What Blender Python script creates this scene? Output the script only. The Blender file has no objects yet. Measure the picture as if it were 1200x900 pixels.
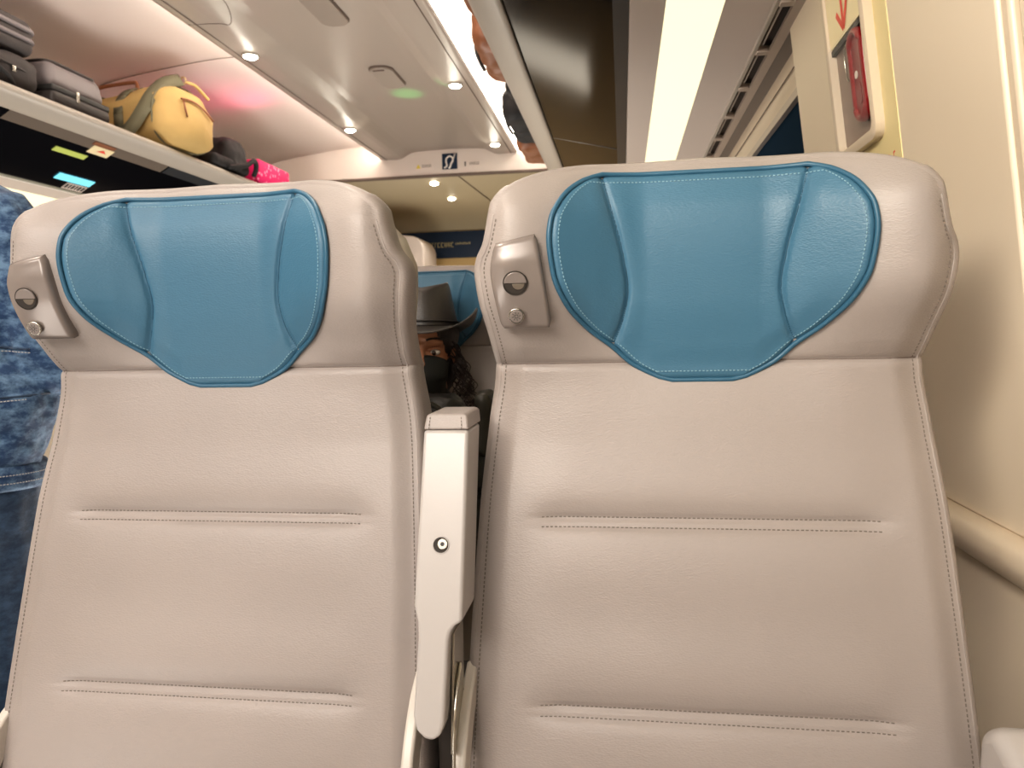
import bpy, bmesh, math, random
from mathutils import Vector, Matrix
from mathutils.geometry import tessellate_polygon
random.seed(7)
sc = bpy.context.scene
COL = sc.collection
H = 1.12          # height of the eye above the floor; z values written with H+ are relative to it
PI = math.pi

# ------------------------------------------------------------------ materials
def mat(name, col, rough=.5, metal=0., bump=0., bscale=200., var=0., vscale=6., emit=None, es=1., coat=0., spec=.5,
        trans=0., sheen=0., alpha=None):
    m = bpy.data.materials.new(name); m.use_nodes = True
    nt = m.node_tree; b = nt.nodes['Principled BSDF']
    b.inputs['Base Color'].default_value = (*col, 1)
    b.inputs['Roughness'].default_value = rough
    b.inputs['Metallic'].default_value = metal
    b.inputs['Specular IOR Level'].default_value = spec
    b.inputs['Coat Weight'].default_value = coat
    b.inputs['Coat Roughness'].default_value = .08
    b.inputs['Transmission Weight'].default_value = trans
    b.inputs['Sheen Weight'].default_value = sheen
    if alpha is not None: b.inputs['Alpha'].default_value = alpha
    if emit:
        b.inputs['Emission Color'].default_value = (*emit, 1); b.inputs['Emission Strength'].default_value = es
    tc = nt.nodes.new('ShaderNodeTexCoord')
    if bump:
        n = nt.nodes.new('ShaderNodeTexNoise'); n.inputs['Scale'].default_value = bscale; n.inputs['Detail'].default_value = 3
        bp = nt.nodes.new('ShaderNodeBump'); bp.inputs['Strength'].default_value = bump; bp.inputs['Distance'].default_value = .002
        nt.links.new(tc.outputs['Object'], n.inputs['Vector']); nt.links.new(n.outputs['Fac'], bp.inputs['Height'])
        nt.links.new(bp.outputs['Normal'], b.inputs['Normal'])
    if var:
        n = nt.nodes.new('ShaderNodeTexNoise'); n.inputs['Scale'].default_value = vscale; n.inputs['Detail'].default_value = 2
        r = nt.nodes.new('ShaderNodeMix'); r.data_type = 'RGBA'
        r.inputs[6].default_value = (*[c*(1-var) for c in col], 1); r.inputs[7].default_value = (*[min(1, c*(1+var)) for c in col], 1)
        nt.links.new(tc.outputs['Object'], n.inputs['Vector']); nt.links.new(n.outputs['Fac'], r.inputs[0])
        nt.links.new(r.outputs[2], b.inputs['Base Color'])
    return m

def leather(name, col, rough, bump=.25):
    m = mat(name, col, rough, var=.05, vscale=5, coat=.0)
    nt = m.node_tree; b = nt.nodes['Principled BSDF']
    tc = nt.nodes.new('ShaderNodeTexCoord')
    mp = nt.nodes.new('ShaderNodeMapping'); mp.inputs['Scale'].default_value = (1, 1, 2.2)
    v = nt.nodes.new('ShaderNodeTexVoronoi'); v.inputs['Scale'].default_value = 330
    n = nt.nodes.new('ShaderNodeTexNoise'); n.inputs['Scale'].default_value = 120; n.inputs['Detail'].default_value = 3
    a = nt.nodes.new('ShaderNodeMath'); a.operation = 'ADD'
    bp = nt.nodes.new('ShaderNodeBump'); bp.inputs['Strength'].default_value = bump; bp.inputs['Distance'].default_value = .0012
    nt.links.new(tc.outputs['Object'], mp.inputs['Vector']); nt.links.new(mp.outputs[0], v.inputs['Vector']); nt.links.new(mp.outputs[0], n.inputs['Vector'])
    nt.links.new(v.outputs['Distance'], a.inputs[0]); nt.links.new(n.outputs['Fac'], a.inputs[1])
    nt.links.new(a.outputs[0], bp.inputs['Height']); nt.links.new(bp.outputs['Normal'], b.inputs['Normal'])
    return m

def denim(name, dark, light, scale):
    m = mat(name, dark, .85, sheen=.2)
    nt = m.node_tree; b = nt.nodes['Principled BSDF']
    tc = nt.nodes.new('ShaderNodeTexCoord')
    mp = nt.nodes.new('ShaderNodeMapping'); mp.inputs['Scale'].default_value = (1, 1, 1.7)
    n = nt.nodes.new('ShaderNodeTexNoise'); n.inputs['Scale'].default_value = scale; n.inputs['Detail'].default_value = 8; n.inputs['Roughness'].default_value = .7
    r = nt.nodes.new('ShaderNodeValToRGB'); r.color_ramp.elements[0].position = .43; r.color_ramp.elements[1].position = .64
    r.color_ramp.elements[0].color = (*dark, 1); r.color_ramp.elements[1].color = (*light, 1)
    w = nt.nodes.new('ShaderNodeTexWave'); w.inputs['Scale'].default_value = 300; w.inputs['Distortion'].default_value = 1
    bp = nt.nodes.new('ShaderNodeBump'); bp.inputs['Strength'].default_value = .4; bp.inputs['Distance'].default_value = .004
    nt.links.new(tc.outputs['Object'], mp.inputs['Vector']); nt.links.new(mp.outputs[0], n.inputs['Vector'])
    nt.links.new(n.outputs['Fac'], r.inputs[0]); nt.links.new(r.outputs[0], b.inputs['Base Color'])
    nt.links.new(n.outputs['Fac'], bp.inputs['Height']); nt.links.new(bp.outputs['Normal'], b.inputs['Normal'])
    return m

def pattern(name, c1, c2, scale):
    m = mat(name, c1, .6)
    nt = m.node_tree; b = nt.nodes['Principled BSDF']
    tc = nt.nodes.new('ShaderNodeTexCoord')
    mp = nt.nodes.new('ShaderNodeMapping'); mp.inputs['Rotation'].default_value = (.6, 0, .5)
    v = nt.nodes.new('ShaderNodeTexVoronoi'); v.inputs['Scale'].default_value = scale
    r = nt.nodes.new('ShaderNodeValToRGB'); r.color_ramp.elements[0].position = .28; r.color_ramp.elements[1].position = .34
    r.color_ramp.elements[0].color = (*c2, 1); r.color_ramp.elements[1].color = (*c1, 1)
    nt.links.new(tc.outputs['Object'], mp.inputs['Vector']); nt.links.new(mp.outputs[0], v.inputs['Vector'])
    nt.links.new(v.outputs['Distance'], r.inputs[0]); nt.links.new(r.outputs[0], b.inputs['Base Color'])
    return m

M = dict(
    leather=leather('greige_leather', (.322, .286, .268), .44, .17),
    blue=leather('blue_leather', (.054, .146, .225), .46, .18),
    piping=mat('blue_piping', (.035, .115, .185), .4),
    st_grey=mat('grey_thread', (.175, .15, .132), .8),
    st_light=mat('pale_thread', (.78, .72, .66), .8),
    st_blue=mat('pale_blue_thread', (.20, .34, .42), .8),
    crease=mat('dark_crease', (.16, .13, .115), .8),
    creaseb=mat('dark_blue_crease', (.015, .07, .12), .6),
    shell=mat('seat_shell', (.56, .52, .47), .35),
    modl=mat('lamp_panel', (.225, .195, .180), .26, metal=.1),
    modd=mat('lamp_cavity', (.03, .024, .02), .7),
    lens=mat('lamp_lens', (.15, .125, .10), .25),
    chrome=mat('chrome', (.55, .52, .46), .25, metal=1),
    ink=mat('ink', (.03, .03, .03), .5),
    arm=mat('armrest_plastic', (.43, .405, .39), .33, bump=.03, bscale=500),
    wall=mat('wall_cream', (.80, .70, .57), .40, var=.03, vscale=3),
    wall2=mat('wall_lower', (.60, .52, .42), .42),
    trim=mat('wall_trim', (.70, .60, .48), .35),
    ceil=mat('ceiling_panel', (.47, .41, .36), .40, bump=.02, bscale=3),
    plate=mat('speaker_cover', (.34, .29, .25), .4),
    side=mat('ceiling_side', (.72, .64, .60), .30),
    head=mat('header_panel', (.74, .66, .60), .4),
    vest=mat('vestibule_ceiling', (.50, .43, .30), .5),
    beige=mat('end_wall_ochre', (.60, .43, .20), .5),
    navy=mat('navy_sign', (.003, .02, .055), .5),
    gold=mat('gold_letters', (.42, .36, .20), .5),
    seam=mat('joint_line', (.16, .12, .10), .7),
    rail=mat('rack_rail', (.50, .46, .41), .33, metal=.1),
    glass=mat('smoked_glass', (.004, .004, .006), .10, spec=.28),
    band=mat('dark_grey_band', (.07, .07, .075), .3),
    panelg=mat('service_panel', (.68, .60, .55), .45),
    vent=mat('vent_frame', (.50, .43, .38), .35, metal=.25),
    ventd=mat('vent_dark', (.05, .035, .025), .6),
    refl_a=mat('reflection_beige', (.17, .14, .115), .3), refl_b=mat('reflection_grey', (.035, .040, .046), .3),  # colours of the reflections painted on the left rack glass
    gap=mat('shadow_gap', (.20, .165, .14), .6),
    win=mat('window_glass', (.012, .030, .055), .8, spec=.02),
    floor=mat('floor_carpet', (.10, .11, .13), .9, bump=.5, bscale=400, var=.2, vscale=60),
    strip=mat('strip_diffuser', (.25, .22, .15), .4, emit=(1, .90, .56), es=.82),
    cove=mat('cove_diffuser', (1, .95, .9), .4, emit=(1, .88, .76), es=9),
    spot=mat('spot_lens', (1, 1, .95), .4, emit=(1, .93, .78), es=26),
    bezel=mat('spot_bezel', (.7, .66, .6), .3, metal=.5),
    dark=mat('black_fabric', (.018, .017, .018), .7, bump=.3, bscale=150),
    black_l=mat('black_leather', (.012, .012, .011), .42, spec=.35, bump=.3, bscale=120),
    olive_l=mat('olive_leather', (.03, .028, .021), .4, spec=.35, bump=.3, bscale=120),
    case=mat('grey_case', (.185, .165, .17), .5, var=.06, vscale=10),
    case_d=mat('dark_case', (.04, .034, .033), .5),
    greyf=mat('charcoal_fabric', (.055, .048, .048), .7, bump=.3, bscale=90, var=.2, vscale=14),
    duf=mat('tan_canvas', (.52, .365, .15), .8, bump=.5, bscale=25, var=.12, vscale=9),
    olive=mat('olive_webbing', (.17, .16, .105), .75, bump=.3, bscale=300),
    brown=mat('brown_leather', (.26, .105, .05), .45, bump=.2, bscale=60),
    brass=mat('brass', (.75, .6, .35), .3, metal=.9),
    pink=pattern('pink_print', (.75, .015, .16), (.85, .30, .45), 38),
    jacket=denim('washed_denim', (.012, .042, .11), (.13, .22, .34), 30),
    jeans=denim('dark_denim', (.012, .030, .065), (.035, .07, .13), 30),
    dthread=mat('denim_thread', (.42, .42, .42), .8),
    skin=mat('skin', (.42, .20, .115), .5, var=.06, vscale=20),
    hairb=mat('dark_hair', (.022, .012, .009), .45),
    mask=mat('black_mask', (.016, .017, .015), .75, bump=.2, bscale=200),
    hat=leather('hat_leather', (.040, .035, .031), .36, .3),
    hatb=mat('hat_band', (.03, .026, .024), .5),
    eye=mat('eye_white', (.7, .66, .6), .25), iris=mat('iris', (.03, .015, .008), .15),
    shoe=mat('shoe', (.05, .045, .04), .5),
    yellow=mat('luminous_label', (.86, .74, .42), .45),
    sticker=mat('sticker_cream', (.92, .80, .52), .35),
    red=mat('red_print', (.82, .09, .06), .4),
    redh=mat('red_handle', (.25, .008, .012), .3, coat=.3),
    boxin=mat('release_recess', (.27, .20, .165), .4),
    clear=mat('clear_cover', (.9, .9, .9), .05, trans=0, alpha=.05, spec=.5),
    screen=mat('blue_screen', (.1, .3, .35), .3, emit=(.22, .72, .88), es=.65),
    refl_green=mat('green_reflection', (.40, .45, .12), .4, emit=(.42, .50, .12), es=.25),
    white=mat('white_print', (.85, .80, .75), .5),
    yel=mat('yellow_print', (.75, .6, .1), .5),
)

# ------------------------------------------------------------------ object helpers
def link(name, bm, m, parent=None, smooth=True, mods=(), angle=None):
    me = bpy.data.meshes.new(name); bm.to_mesh(me); bm.free()
    o = bpy.data.objects.new(name, me); COL.objects.link(o)
    me.materials.append(M[m] if isinstance(m, str) else m)
    if smooth:
        for p in me.polygons: p.use_smooth = True
        if angle: me.set_sharp_from_angle(angle=math.radians(angle))
    if parent: o.parent = parent
    return o
def bevel(o, w, n=3, ang=30):
    b = o.modifiers.new('bevel', 'BEVEL'); b.width = w; b.segments = n; b.limit_method = 'ANGLE'; b.angle_limit = math.radians(ang)
    b.harden_normals = False
    return o
def thing(name, label, cat, loc=(0, 0, 0), group=None, rz=0):
    o = bpy.data.objects.new(name, None); COL.objects.link(o); o.location = loc; o.rotation_euler.z = rz
    o.empty_display_size = .05
    return tag(o, label, cat, group)
def tag(o, label, cat, group=None, kind=None):
    o['label'] = label; o['category'] = cat
    if group: o['group'] = group
    if kind: o['kind'] = kind
    return o
def struct(o): o['kind'] = 'structure'; return o
def copy_tree(o, parent=None):
    c = o.copy(); COL.objects.link(c); c.parent = parent
    for ch in [k for k in o.children]: copy_tree(ch, c)
    return c
def add_box(bm, x0, x1, y0, y1, z0, z1, mtx=None):
    vs = [bm.verts.new((x, y, z)) for x in (x0, x1) for y in (y0, y1) for z in (z0, z1)]
    for f in ((0, 1, 3, 2), (4, 6, 7, 5), (0, 4, 5, 1), (2, 3, 7, 6), (0, 2, 6, 4), (1, 5, 7, 3)):
        bm.faces.new([vs[i] for i in f])
    if mtx: bmesh.ops.transform(bm, matrix=mtx, verts=vs)
    return vs
def box(name, x0, x1, y0, y1, z0, z1, m, parent=None, bv=0, seg=3, mtx=None):
    bm = bmesh.new(); add_box(bm, x0, x1, y0, y1, z0, z1, mtx)
    o = link(name, bm, m, parent, smooth=bool(bv))
    if bv: bevel(o, bv, seg)
    return o
def frame_of(t, up=Vector((0, 0, 1))):
    t = t.normalized()
    if abs(t.dot(up)) > .97: up = Vector((1, 0, 0))
    a = t.cross(up).normalized(); return a, a.cross(t).normalized()
def add_tube(bm, pts, r, n=8, closed=False, flat=1., up=Vector((0, 0, 1)), caps=True):
    pts = [Vector(p) for p in pts]; N = len(pts); rings = []
    rr = r if callable(r) else (lambda t: r)
    for i, p in enumerate(pts):
        if closed: t = pts[(i+1) % N]-pts[i-1]
        else: t = pts[min(i+1, N-1)]-pts[max(i-1, 0)]
        a, b = frame_of(t, up); q = rr(i/max(1, N-1))
        rings.append([bm.verts.new(p+a*(q*math.cos(2*PI*k/n))+b*(q*flat*math.sin(2*PI*k/n))) for k in range(n)])
    for i in range(N if closed else N-1):
        A, Bq = rings[i], rings[(i+1) % N]
        for k in range(n): bm.faces.new((A[k], A[(k+1) % n], Bq[(k+1) % n], Bq[k]))
    if not closed and caps:
        bm.faces.new(rings[0][::-1]); bm.faces.new(rings[-1])
def tube(name, pts, r, m, parent=None, **k):
    bm = bmesh.new(); add_tube(bm, pts, r, **k); return link(name, bm, m, parent)
def spline(pts, n=8, closed=False):
    pts = [Vector(p) for p in pts]; N = len(pts); out = []
    for i in range(N if closed else N-1):
        if closed: p = [pts[(i+j) % N] for j in (-1, 0, 1, 2)]
        else: p = [pts[max(0, min(N-1, i+j))] for j in (-1, 0, 1, 2)]
        for k in range(n):
            t = k/n
            out.append(.5*((2*p[1])+(-p[0]+p[2])*t+(2*p[0]-5*p[1]+4*p[2]-p[3])*t*t+(-p[0]+3*p[1]-3*p[2]+p[3])*t**3))
    if not closed: out.append(pts[-1])
    return out
def lerp(x, xs, ys):
    if x <= xs[0]: return ys[0]
    for i in range(1, len(xs)):
        if x <= xs[i]:
            t = (x-xs[i-1])/(xs[i]-xs[i-1]); return ys[i-1]+(ys[i]-ys[i-1])*t
    return ys[-1]
def herm(x, xs, ys):
    if x <= xs[0]: return ys[0]
    if x >= xs[-1]: return ys[-1]
    n = len(xs)
    for i in range(1, n):
        if x <= xs[i]:
            h = xs[i]-xs[i-1]; t = (x-xs[i-1])/h; d = (ys[i]-ys[i-1])/h
            def sl(k):
                if k == 0: return (ys[1]-ys[0])/(xs[1]-xs[0])
                if k == n-1: return (ys[-1]-ys[-2])/(xs[-1]-xs[-2])
                a = (ys[k]-ys[k-1])/(xs[k]-xs[k-1]); b = (ys[k+1]-ys[k])/(xs[k+1]-xs[k])
                return 0 if a*b <= 0 else 2*a*b/(a+b)
            m0, m1 = sl(i-1), sl(i)
            return (2*t**3-3*t*t+1)*ys[i-1]+(t**3-2*t*t+t)*h*m0+(-2*t**3+3*t*t)*ys[i]+(t**3-t*t)*h*m1
def ss(t): t = max(0, min(1, t)); return t*t*(3-2*t)
def gauss(x, s): return math.exp(-(x/s)**2) if abs(x) < 4*s else 0
def profile_y(name, prof, y0, y1, m, parent=None, smooth=True, thick=None, ny=1, angle=35):
    """a strip whose (x,z) cross-section runs along the train"""
    bm = bmesh.new(); rows = []
    for j in range(ny+1):
        y = y0+(y1-y0)*j/ny; rows.append([bm.verts.new((x, y, z)) for x, z in prof])
    for j in range(ny):
        for i in range(len(prof)-1): bm.faces.new((rows[j][i], rows[j+1][i], rows[j+1][i+1], rows[j][i+1]))
    o = link(name, bm, m, parent, smooth, angle=angle)
    if thick:
        s = o.modifiers.new('s', 'SOLIDIFY'); s.thickness = thick; s.offset = 0
    return o
def closed_y(name, prof, y0, y1, m, parent=None, angle=35, bv=0):
    bm = bmesh.new()
    A = [bm.verts.new((x, y0, z)) for x, z in prof]; Bq = [bm.verts.new((x, y1, z)) for x, z in prof]; n = len(prof)
    for i in range(n): bm.faces.new((A[i], A[(i+1) % n], Bq[(i+1) % n], Bq[i]))
    bm.faces.new(A[::-1]); bm.faces.new(Bq)
    bmesh.ops.recalc_face_normals(bm, faces=bm.faces)
    o = link(name, bm, m, parent, True, angle=angle)
    if bv: bevel(o, bv)
    return o
def plate(name, pts, nrm, thick, m, parent=None, bv=0, seg=3):
    """a flat polygon extruded along nrm"""
    bm = bmesh.new(); nrm = Vector(nrm).normalized()
    A = [bm.verts.new(Vector(p)) for p in pts]; Bq = [bm.verts.new(Vector(p)+nrm*thick) for p in pts]; n = len(pts)
    bm.faces.new(A); bm.faces.new(Bq[::-1])
    for i in range(n): bm.faces.new((A[i], Bq[i], Bq[(i+1) % n], A[(i+1) % n]))
    bmesh.ops.recalc_face_normals(bm, faces=bm.faces)
    o = link(name, bm, m, parent, bool(bv), angle=40 if bv else None)
    if bv: bevel(o, bv, seg)
    return o
def rrect(a0, a1, b0, b1, r, n=6):
    out = []
    for cx, cy, s in ((a1-r, b1-r, 0), (a0+r, b1-r, 1), (a0+r, b0+r, 2), (a1-r, b0+r, 3)):
        for k in range(n+1):
            t = (s+k/n)*PI/2; out.append((cx+r*math.cos(t), cy+r*math.sin(t)))
    return out
def stitch_bm(bm, path, nrm=lambda p: Vector((0, -1, 0)), gap=.004, ln=.0026, r=.0006, lift=.0004):
    acc = 0; nxt = 0
    for i in range(len(path)-1):
        a, b = Vector(path[i]), Vector(path[i+1]); L = (b-a).length
        if L < 1e-9: continue
        while nxt <= acc+L:
            p = a+(b-a)*((nxt-acc)/L); t = (b-a).normalized(); n = nrm(p); s = t.cross(n).normalized()
            c = p+n*lift; q = []
            for e in (-1, 1):
                for u, v in ((-1, 0), (0, 1), (1, 0)):
                    q.append(bm.verts.new(c+t*(e*ln/2)+s*(u*r)+n*(v*r)))
            bm.faces.new((q[0], q[1], q[4], q[3])); bm.faces.new((q[1], q[2], q[5], q[4]))
            bm.faces.new((q[0], q[2], q[1])); bm.faces.new((q[3], q[4], q[5]))
            nxt += gap
        acc += L

# ------------------------------------------------------------------ blobs -> one continuous skin (people, soft bags)
def add_cone(bm, a, b, ra, rb, n=12, sy=1.):
    a, b = Vector(a), Vector(b); t = (b-a); L = t.length
    u, v = frame_of(t) if L > 1e-6 else (Vector((1, 0, 0)), Vector((0, 1, 0)))
    t = t.normalized() if L > 1e-6 else Vector((0, 0, 1)); rings = []
    for k in range(1, 5):
        th = -PI/2+PI/2*k/5; rings.append((a+t*(ra*math.sin(th)), ra*math.cos(th)))
    rings.append((a, ra)); rings.append((b, rb))
    for k in range(1, 5):
        th = PI/2*k/5; rings.append((b+t*(rb*math.sin(th)), rb*math.cos(th)))
    R = [[bm.verts.new(c+u*(q*math.cos(2*PI*j/n))+v*(q*math.sin(2*PI*j/n))) for j in range(n)] for c, q in rings]
    for i in range(len(R)-1):
        for j in range(n): bm.faces.new((R[i][j], R[i][(j+1) % n], R[i+1][(j+1) % n], R[i+1][j]))
    s = bm.verts.new(a-t*ra); e = bm.verts.new(b+t*rb)
    for j in range(n): bm.faces.new((s, R[0][(j+1) % n], R[0][j])); bm.faces.new((e, R[-1][j], R[-1][(j+1) % n]))
def add_ell(bm, c, r, rot=None, n=24):
    m = Matrix.Translation(Vector(c)) @ (rot.to_4x4() if rot else Matrix.Identity(4)) @ Matrix.Diagonal((*r, 1))
    bmesh.ops.create_uvsphere(bm, u_segments=n, v_segments=n//2+4, radius=1, matrix=m)
def remesh(bm, voxel, smooth=6, noise=0, nscale=.1, disp=None):
    bmesh.ops.recalc_face_normals(bm, faces=bm.faces)
    me = bpy.data.meshes.new('tmp'); bm.to_mesh(me); bm.free()
    o = bpy.data.objects.new('tmp', me); COL.objects.link(o)
    r = o.modifiers.new('r', 'REMESH'); r.mode = 'VOXEL'; r.voxel_size = voxel
    s = o.modifiers.new('s', 'SMOOTH'); s.iterations = smooth; s.factor = .5
    if noise:
        tx = bpy.data.textures.new('folds', 'CLOUDS'); tx.noise_scale = nscale; tx.noise_depth = 2
        d = o.modifiers.new('d', 'DISPLACE'); d.texture = tx; d.strength = noise; d.texture_coords = 'LOCAL'; d.mid_level = .5
    dg = bpy.context.evaluated_depsgraph_get(); dg.update()
    me2 = bpy.data.meshes.new_from_object(o.evaluated_get(dg))
    bpy.data.objects.remove(o)
    bm2 = bmesh.new(); bm2.from_mesh(me2); bpy.data.meshes.remove(me2)
    if disp:
        for v in bm2.verts: v.co = disp(v.co)
    return bm2

# ================================================================== THE SEAT (local: origin on the floor under the headrest, -y towards the sitter)
ZW = [-.62, -.45, -.32, -.19, -.10, -.036, 0, .034, .068, .10, .126, .171]
WW = [.246, .243, .238, .231, .223, .2145, .2175, .223, .226, .223, .217, .206]
def Wd(z): return herm(z, ZW, WW)
def Top(u): return herm(abs(u), [0, .11, .15, .18, .20, .215], [.171, .1665, .1585, .1475, .1335, .112])
def base_y(u, z):
    y = herm(z, [-.62, -.42, -.20, -.04, .03, .10, .20], [.670, .72, .775, .815, .805, .80, .815])
    k = herm(z, [-.12, -.036, -.015, .05, .115, .171], [0, .16, .42, 1, 1, .62])
    w = herm(abs(u), [0, .055, .085, .11, .15, .19, .212, .235], [0, .0, .0075, .021, .047, .060, .056, .040])
    return y-k*w-.8
def surf(u, z):
    y = base_y(u, z)
    W = Wd(min(z, .10))
    a = abs(u)
    y += .010*(1-ss((W-a)/.030)) if W-a < .030 else 0          # roll-off towards the side seam
    y += .0032*gauss(z+.036, .0045)+.0022*gauss(z+.036, .0014)                           # horizontal seam
    y -= .006*gauss(z+.085, .05)*(1-ss((a-.12)/.1))
    for zz in (-.2015, -.3845):                                 # the two quilted double seams
        f = 1-ss((a-.145)/.05)
        y += f*(.0052*gauss(z-zz-.004, .0145)+.0025*gauss(z-zz-.004, .004)+.0015*gauss(z-zz+.005, .003))
        y -= f*.0025*gauss(z-zz-.045, .03)
        y -= f*.0025*gauss(z-zz+.045, .035)
    if z > .15: y += .02*((z-.15)/.021)**2*.45
    return y
def L3(u, z, d=0.): return Vector((u, surf(u, z)-d, H+z))

def make_backrest(parent):
    zs = []; z = -.62
    while z < .171:
        zs.append(z)
        near = min(abs(z+.036), abs(z+.198), abs(z+.381), abs(z+.2065), abs(z+.3895))
        z += .0013 if near < .006 else (.003 if near < .02 else (.0035 if z > .14 else .008))
    zs.append(.171); NU = 84
    bm = bmesh.new(); rows = []
    for z0 in zs:
        row = []
        for i in range(NU+1):
            s = -1+2*i/NU; s = math.copysign(abs(s)**.85, s)
            u = s*Wd(z0); k = ss((z0-.04)/.131); z = z0-k*(.171-Top(u))
            row.append(bm.verts.new((u, surf(u, z), H+z)))
        rows.append(row)
    for j in range(len(rows)-1):
        for i in range(NU): bm.faces.new((rows[j][i], rows[j][i+1], rows[j+1][i+1], rows[j+1][i]))
    loop = [r[0] for r in rows]+rows[-1][1:]+[r[-1] for r in rows[-2::-1]]+rows[0][-2:0:-1]
    n = len(loop); P = [v.co.copy() for v in loop]
    nor = []
    for i in range(n):
        acc = Vector((0, 0, 0))
        for w in (2, 5, 9):
            t = P[(i+w) % n]-P[i-w]; acc += Vector((-t.z, 0, t.x)).normalized()
        nor.append(acc.normalized())
    prev = loop
    for off, dep in ((.0022, .0005), (.005, .003), (.0075, .008), (.009, .016), (.0095, .030), (.009, .045), (.005, .060), (-.004, .072), (-.02, .080), (-.06, .082)):
        cur = []
        for i in range(n):
            p = P[i]+nor[i]*off*(1 if P[i].z < H+.14 or off < 0 else .8); back = P[i].y+dep*lerp(P[i].z-H, [-.1, .05], [1, .76])
            cur.append(bm.verts.new((p.x, back, p.z)))
        for i in range(n): bm.faces.new((prev[i], prev[(i+1) % n], cur[(i+1) % n], cur[i]))
        prev = cur
    c = bm.verts.new((0, sum(v.co.y for v in prev)/n, H-.2))
    for i in range(n): bm.faces.new((prev[i], prev[(i+1) % n], c))
    bmesh.ops.recalc_face_normals(bm, faces=bm.faces)
    return link('backrest', bm, 'leather', parent)

# headrest pad outline: half-width at height z
PZ = [-.0545, -.0525, -.048, -.037, -.018, .001, .027, .056, .09, .110, .126, .138, .148, .1545, .158]
PW = [.030, .042, .052, .072, .093, .117, .138, .149, .1525, .150, .143, .135, .124, .113, .100]
def Pw(z): return herm(z, PZ, PW)
def Sw(z): return herm(z, [-.02, .013, .04, .075, .12, .16], [.094, .081, .0765, .081, .092, .103])
def padlift(u, z):
    W = Pw(z); d = min((W-abs(u))*.9, (.1585-z), (z+.055)); r = .010
    t = max(0, min(1, d/r)); h = .0085*math.sqrt(1-(1-t)**2)
    h += .003*ss((d-.008)/.03)
    if z > -.022:
        e = abs(u)-Sw(z); h -= .0045*gauss(e, .0022)+.0022*gauss(e, .008)
    return h-.001
def make_pad(parent):
    bm = bmesh.new(); zs = []
    z = -.0545
    while z < .158: zs.append(z); z += .0008 if (z < -.046 or z > .149) else .0022
    zs.append(.158); NU = 170; rows = []
    for z in zs:
        W = Pw(z); row = []
        for i in range(NU+1):
            s = -1+2*i/NU; s = math.copysign(1-(1-abs(s))**1.15, s); u = s*W
            row.append(bm.verts.new((u, base_y(u, z)+(.02*((z-.15)/.021)**2*.45 if z > .15 else 0)-padlift(u, z), H+z)))
        rows.append(row)
    for j in range(len(rows)-1):
        for i in range(NU): bm.faces.new((rows[j][i], rows[j][i+1], rows[j+1][i+1], rows[j+1][i]))
    loop = [r[0] for r in rows]+rows[-1][1:]+[r[-1] for r in rows[-2::-1]]+rows[0][-2:0:-1]
    n = len(loop); bk = [bm.verts.new(v.co+Vector((0, .012, 0))) for v in loop]
    for i in range(n): bm.faces.new((loop[i], loop[(i+1) % n], bk[(i+1) % n], bk[i]))
    bmesh.ops.recalc_face_normals(bm, faces=bm.faces)
    pad = link('headrest_pad', bm, 'blue', parent)
    def PP(u, z, d): return Vector((u, base_y(u, z)+(.02*((z-.15)/.021)**2*.45 if z > .15 else 0)-d, H+z))
    def outline(inset):
        pts = []
        zz = [ -.0545+inset+(.158+.0545-2*inset)*k/60 for k in range(61)]
        L = [(-max(.01, Pw(z)-inset), z) for z in zz]; Rr = [(-a, b) for a, b in L[::-1]]
        tw = L[-1][0]; bw = L[0][0]
        T = [(tw+(-2*tw)*k/30, zz[-1]) for k in range(1, 30)]; Bo = [(-bw+2*bw*k/14, zz[0]) for k in range(1, 14)]
        return L+T+Rr+Bo
    bm = bmesh.new(); add_tube(bm, [PP(u, z, .0035) for u, z in outline(-.0010)], .0027, n=8, closed=True, up=Vector((0, 1, 0)))
    link('piping', bm, 'piping', pad)
    bm = bmesh.new(); o = outline(.0085)
    stitch_bm(bm, [PP(u, z, padlift(u, z)) for u, z in o+o[:1]], gap=.0039, ln=.0024, r=.00055)
    link('stitching', bm, 'st_blue', pad)
    bm = bmesh.new()
    bm.free()
    for s in (-1, 1):
        bm = bmesh.new(); pts = [PP(s*Sw(z), z, padlift(s*Sw(z), z)+.0003) for z in [-.016+.17*k/80 for k in range(81)]]
        add_tube(bm, pts, .0008, n=6, up=Vector((0, 1, 0)))
        link('panel_seam', bm, 'creaseb', pad)
    return pad

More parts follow.
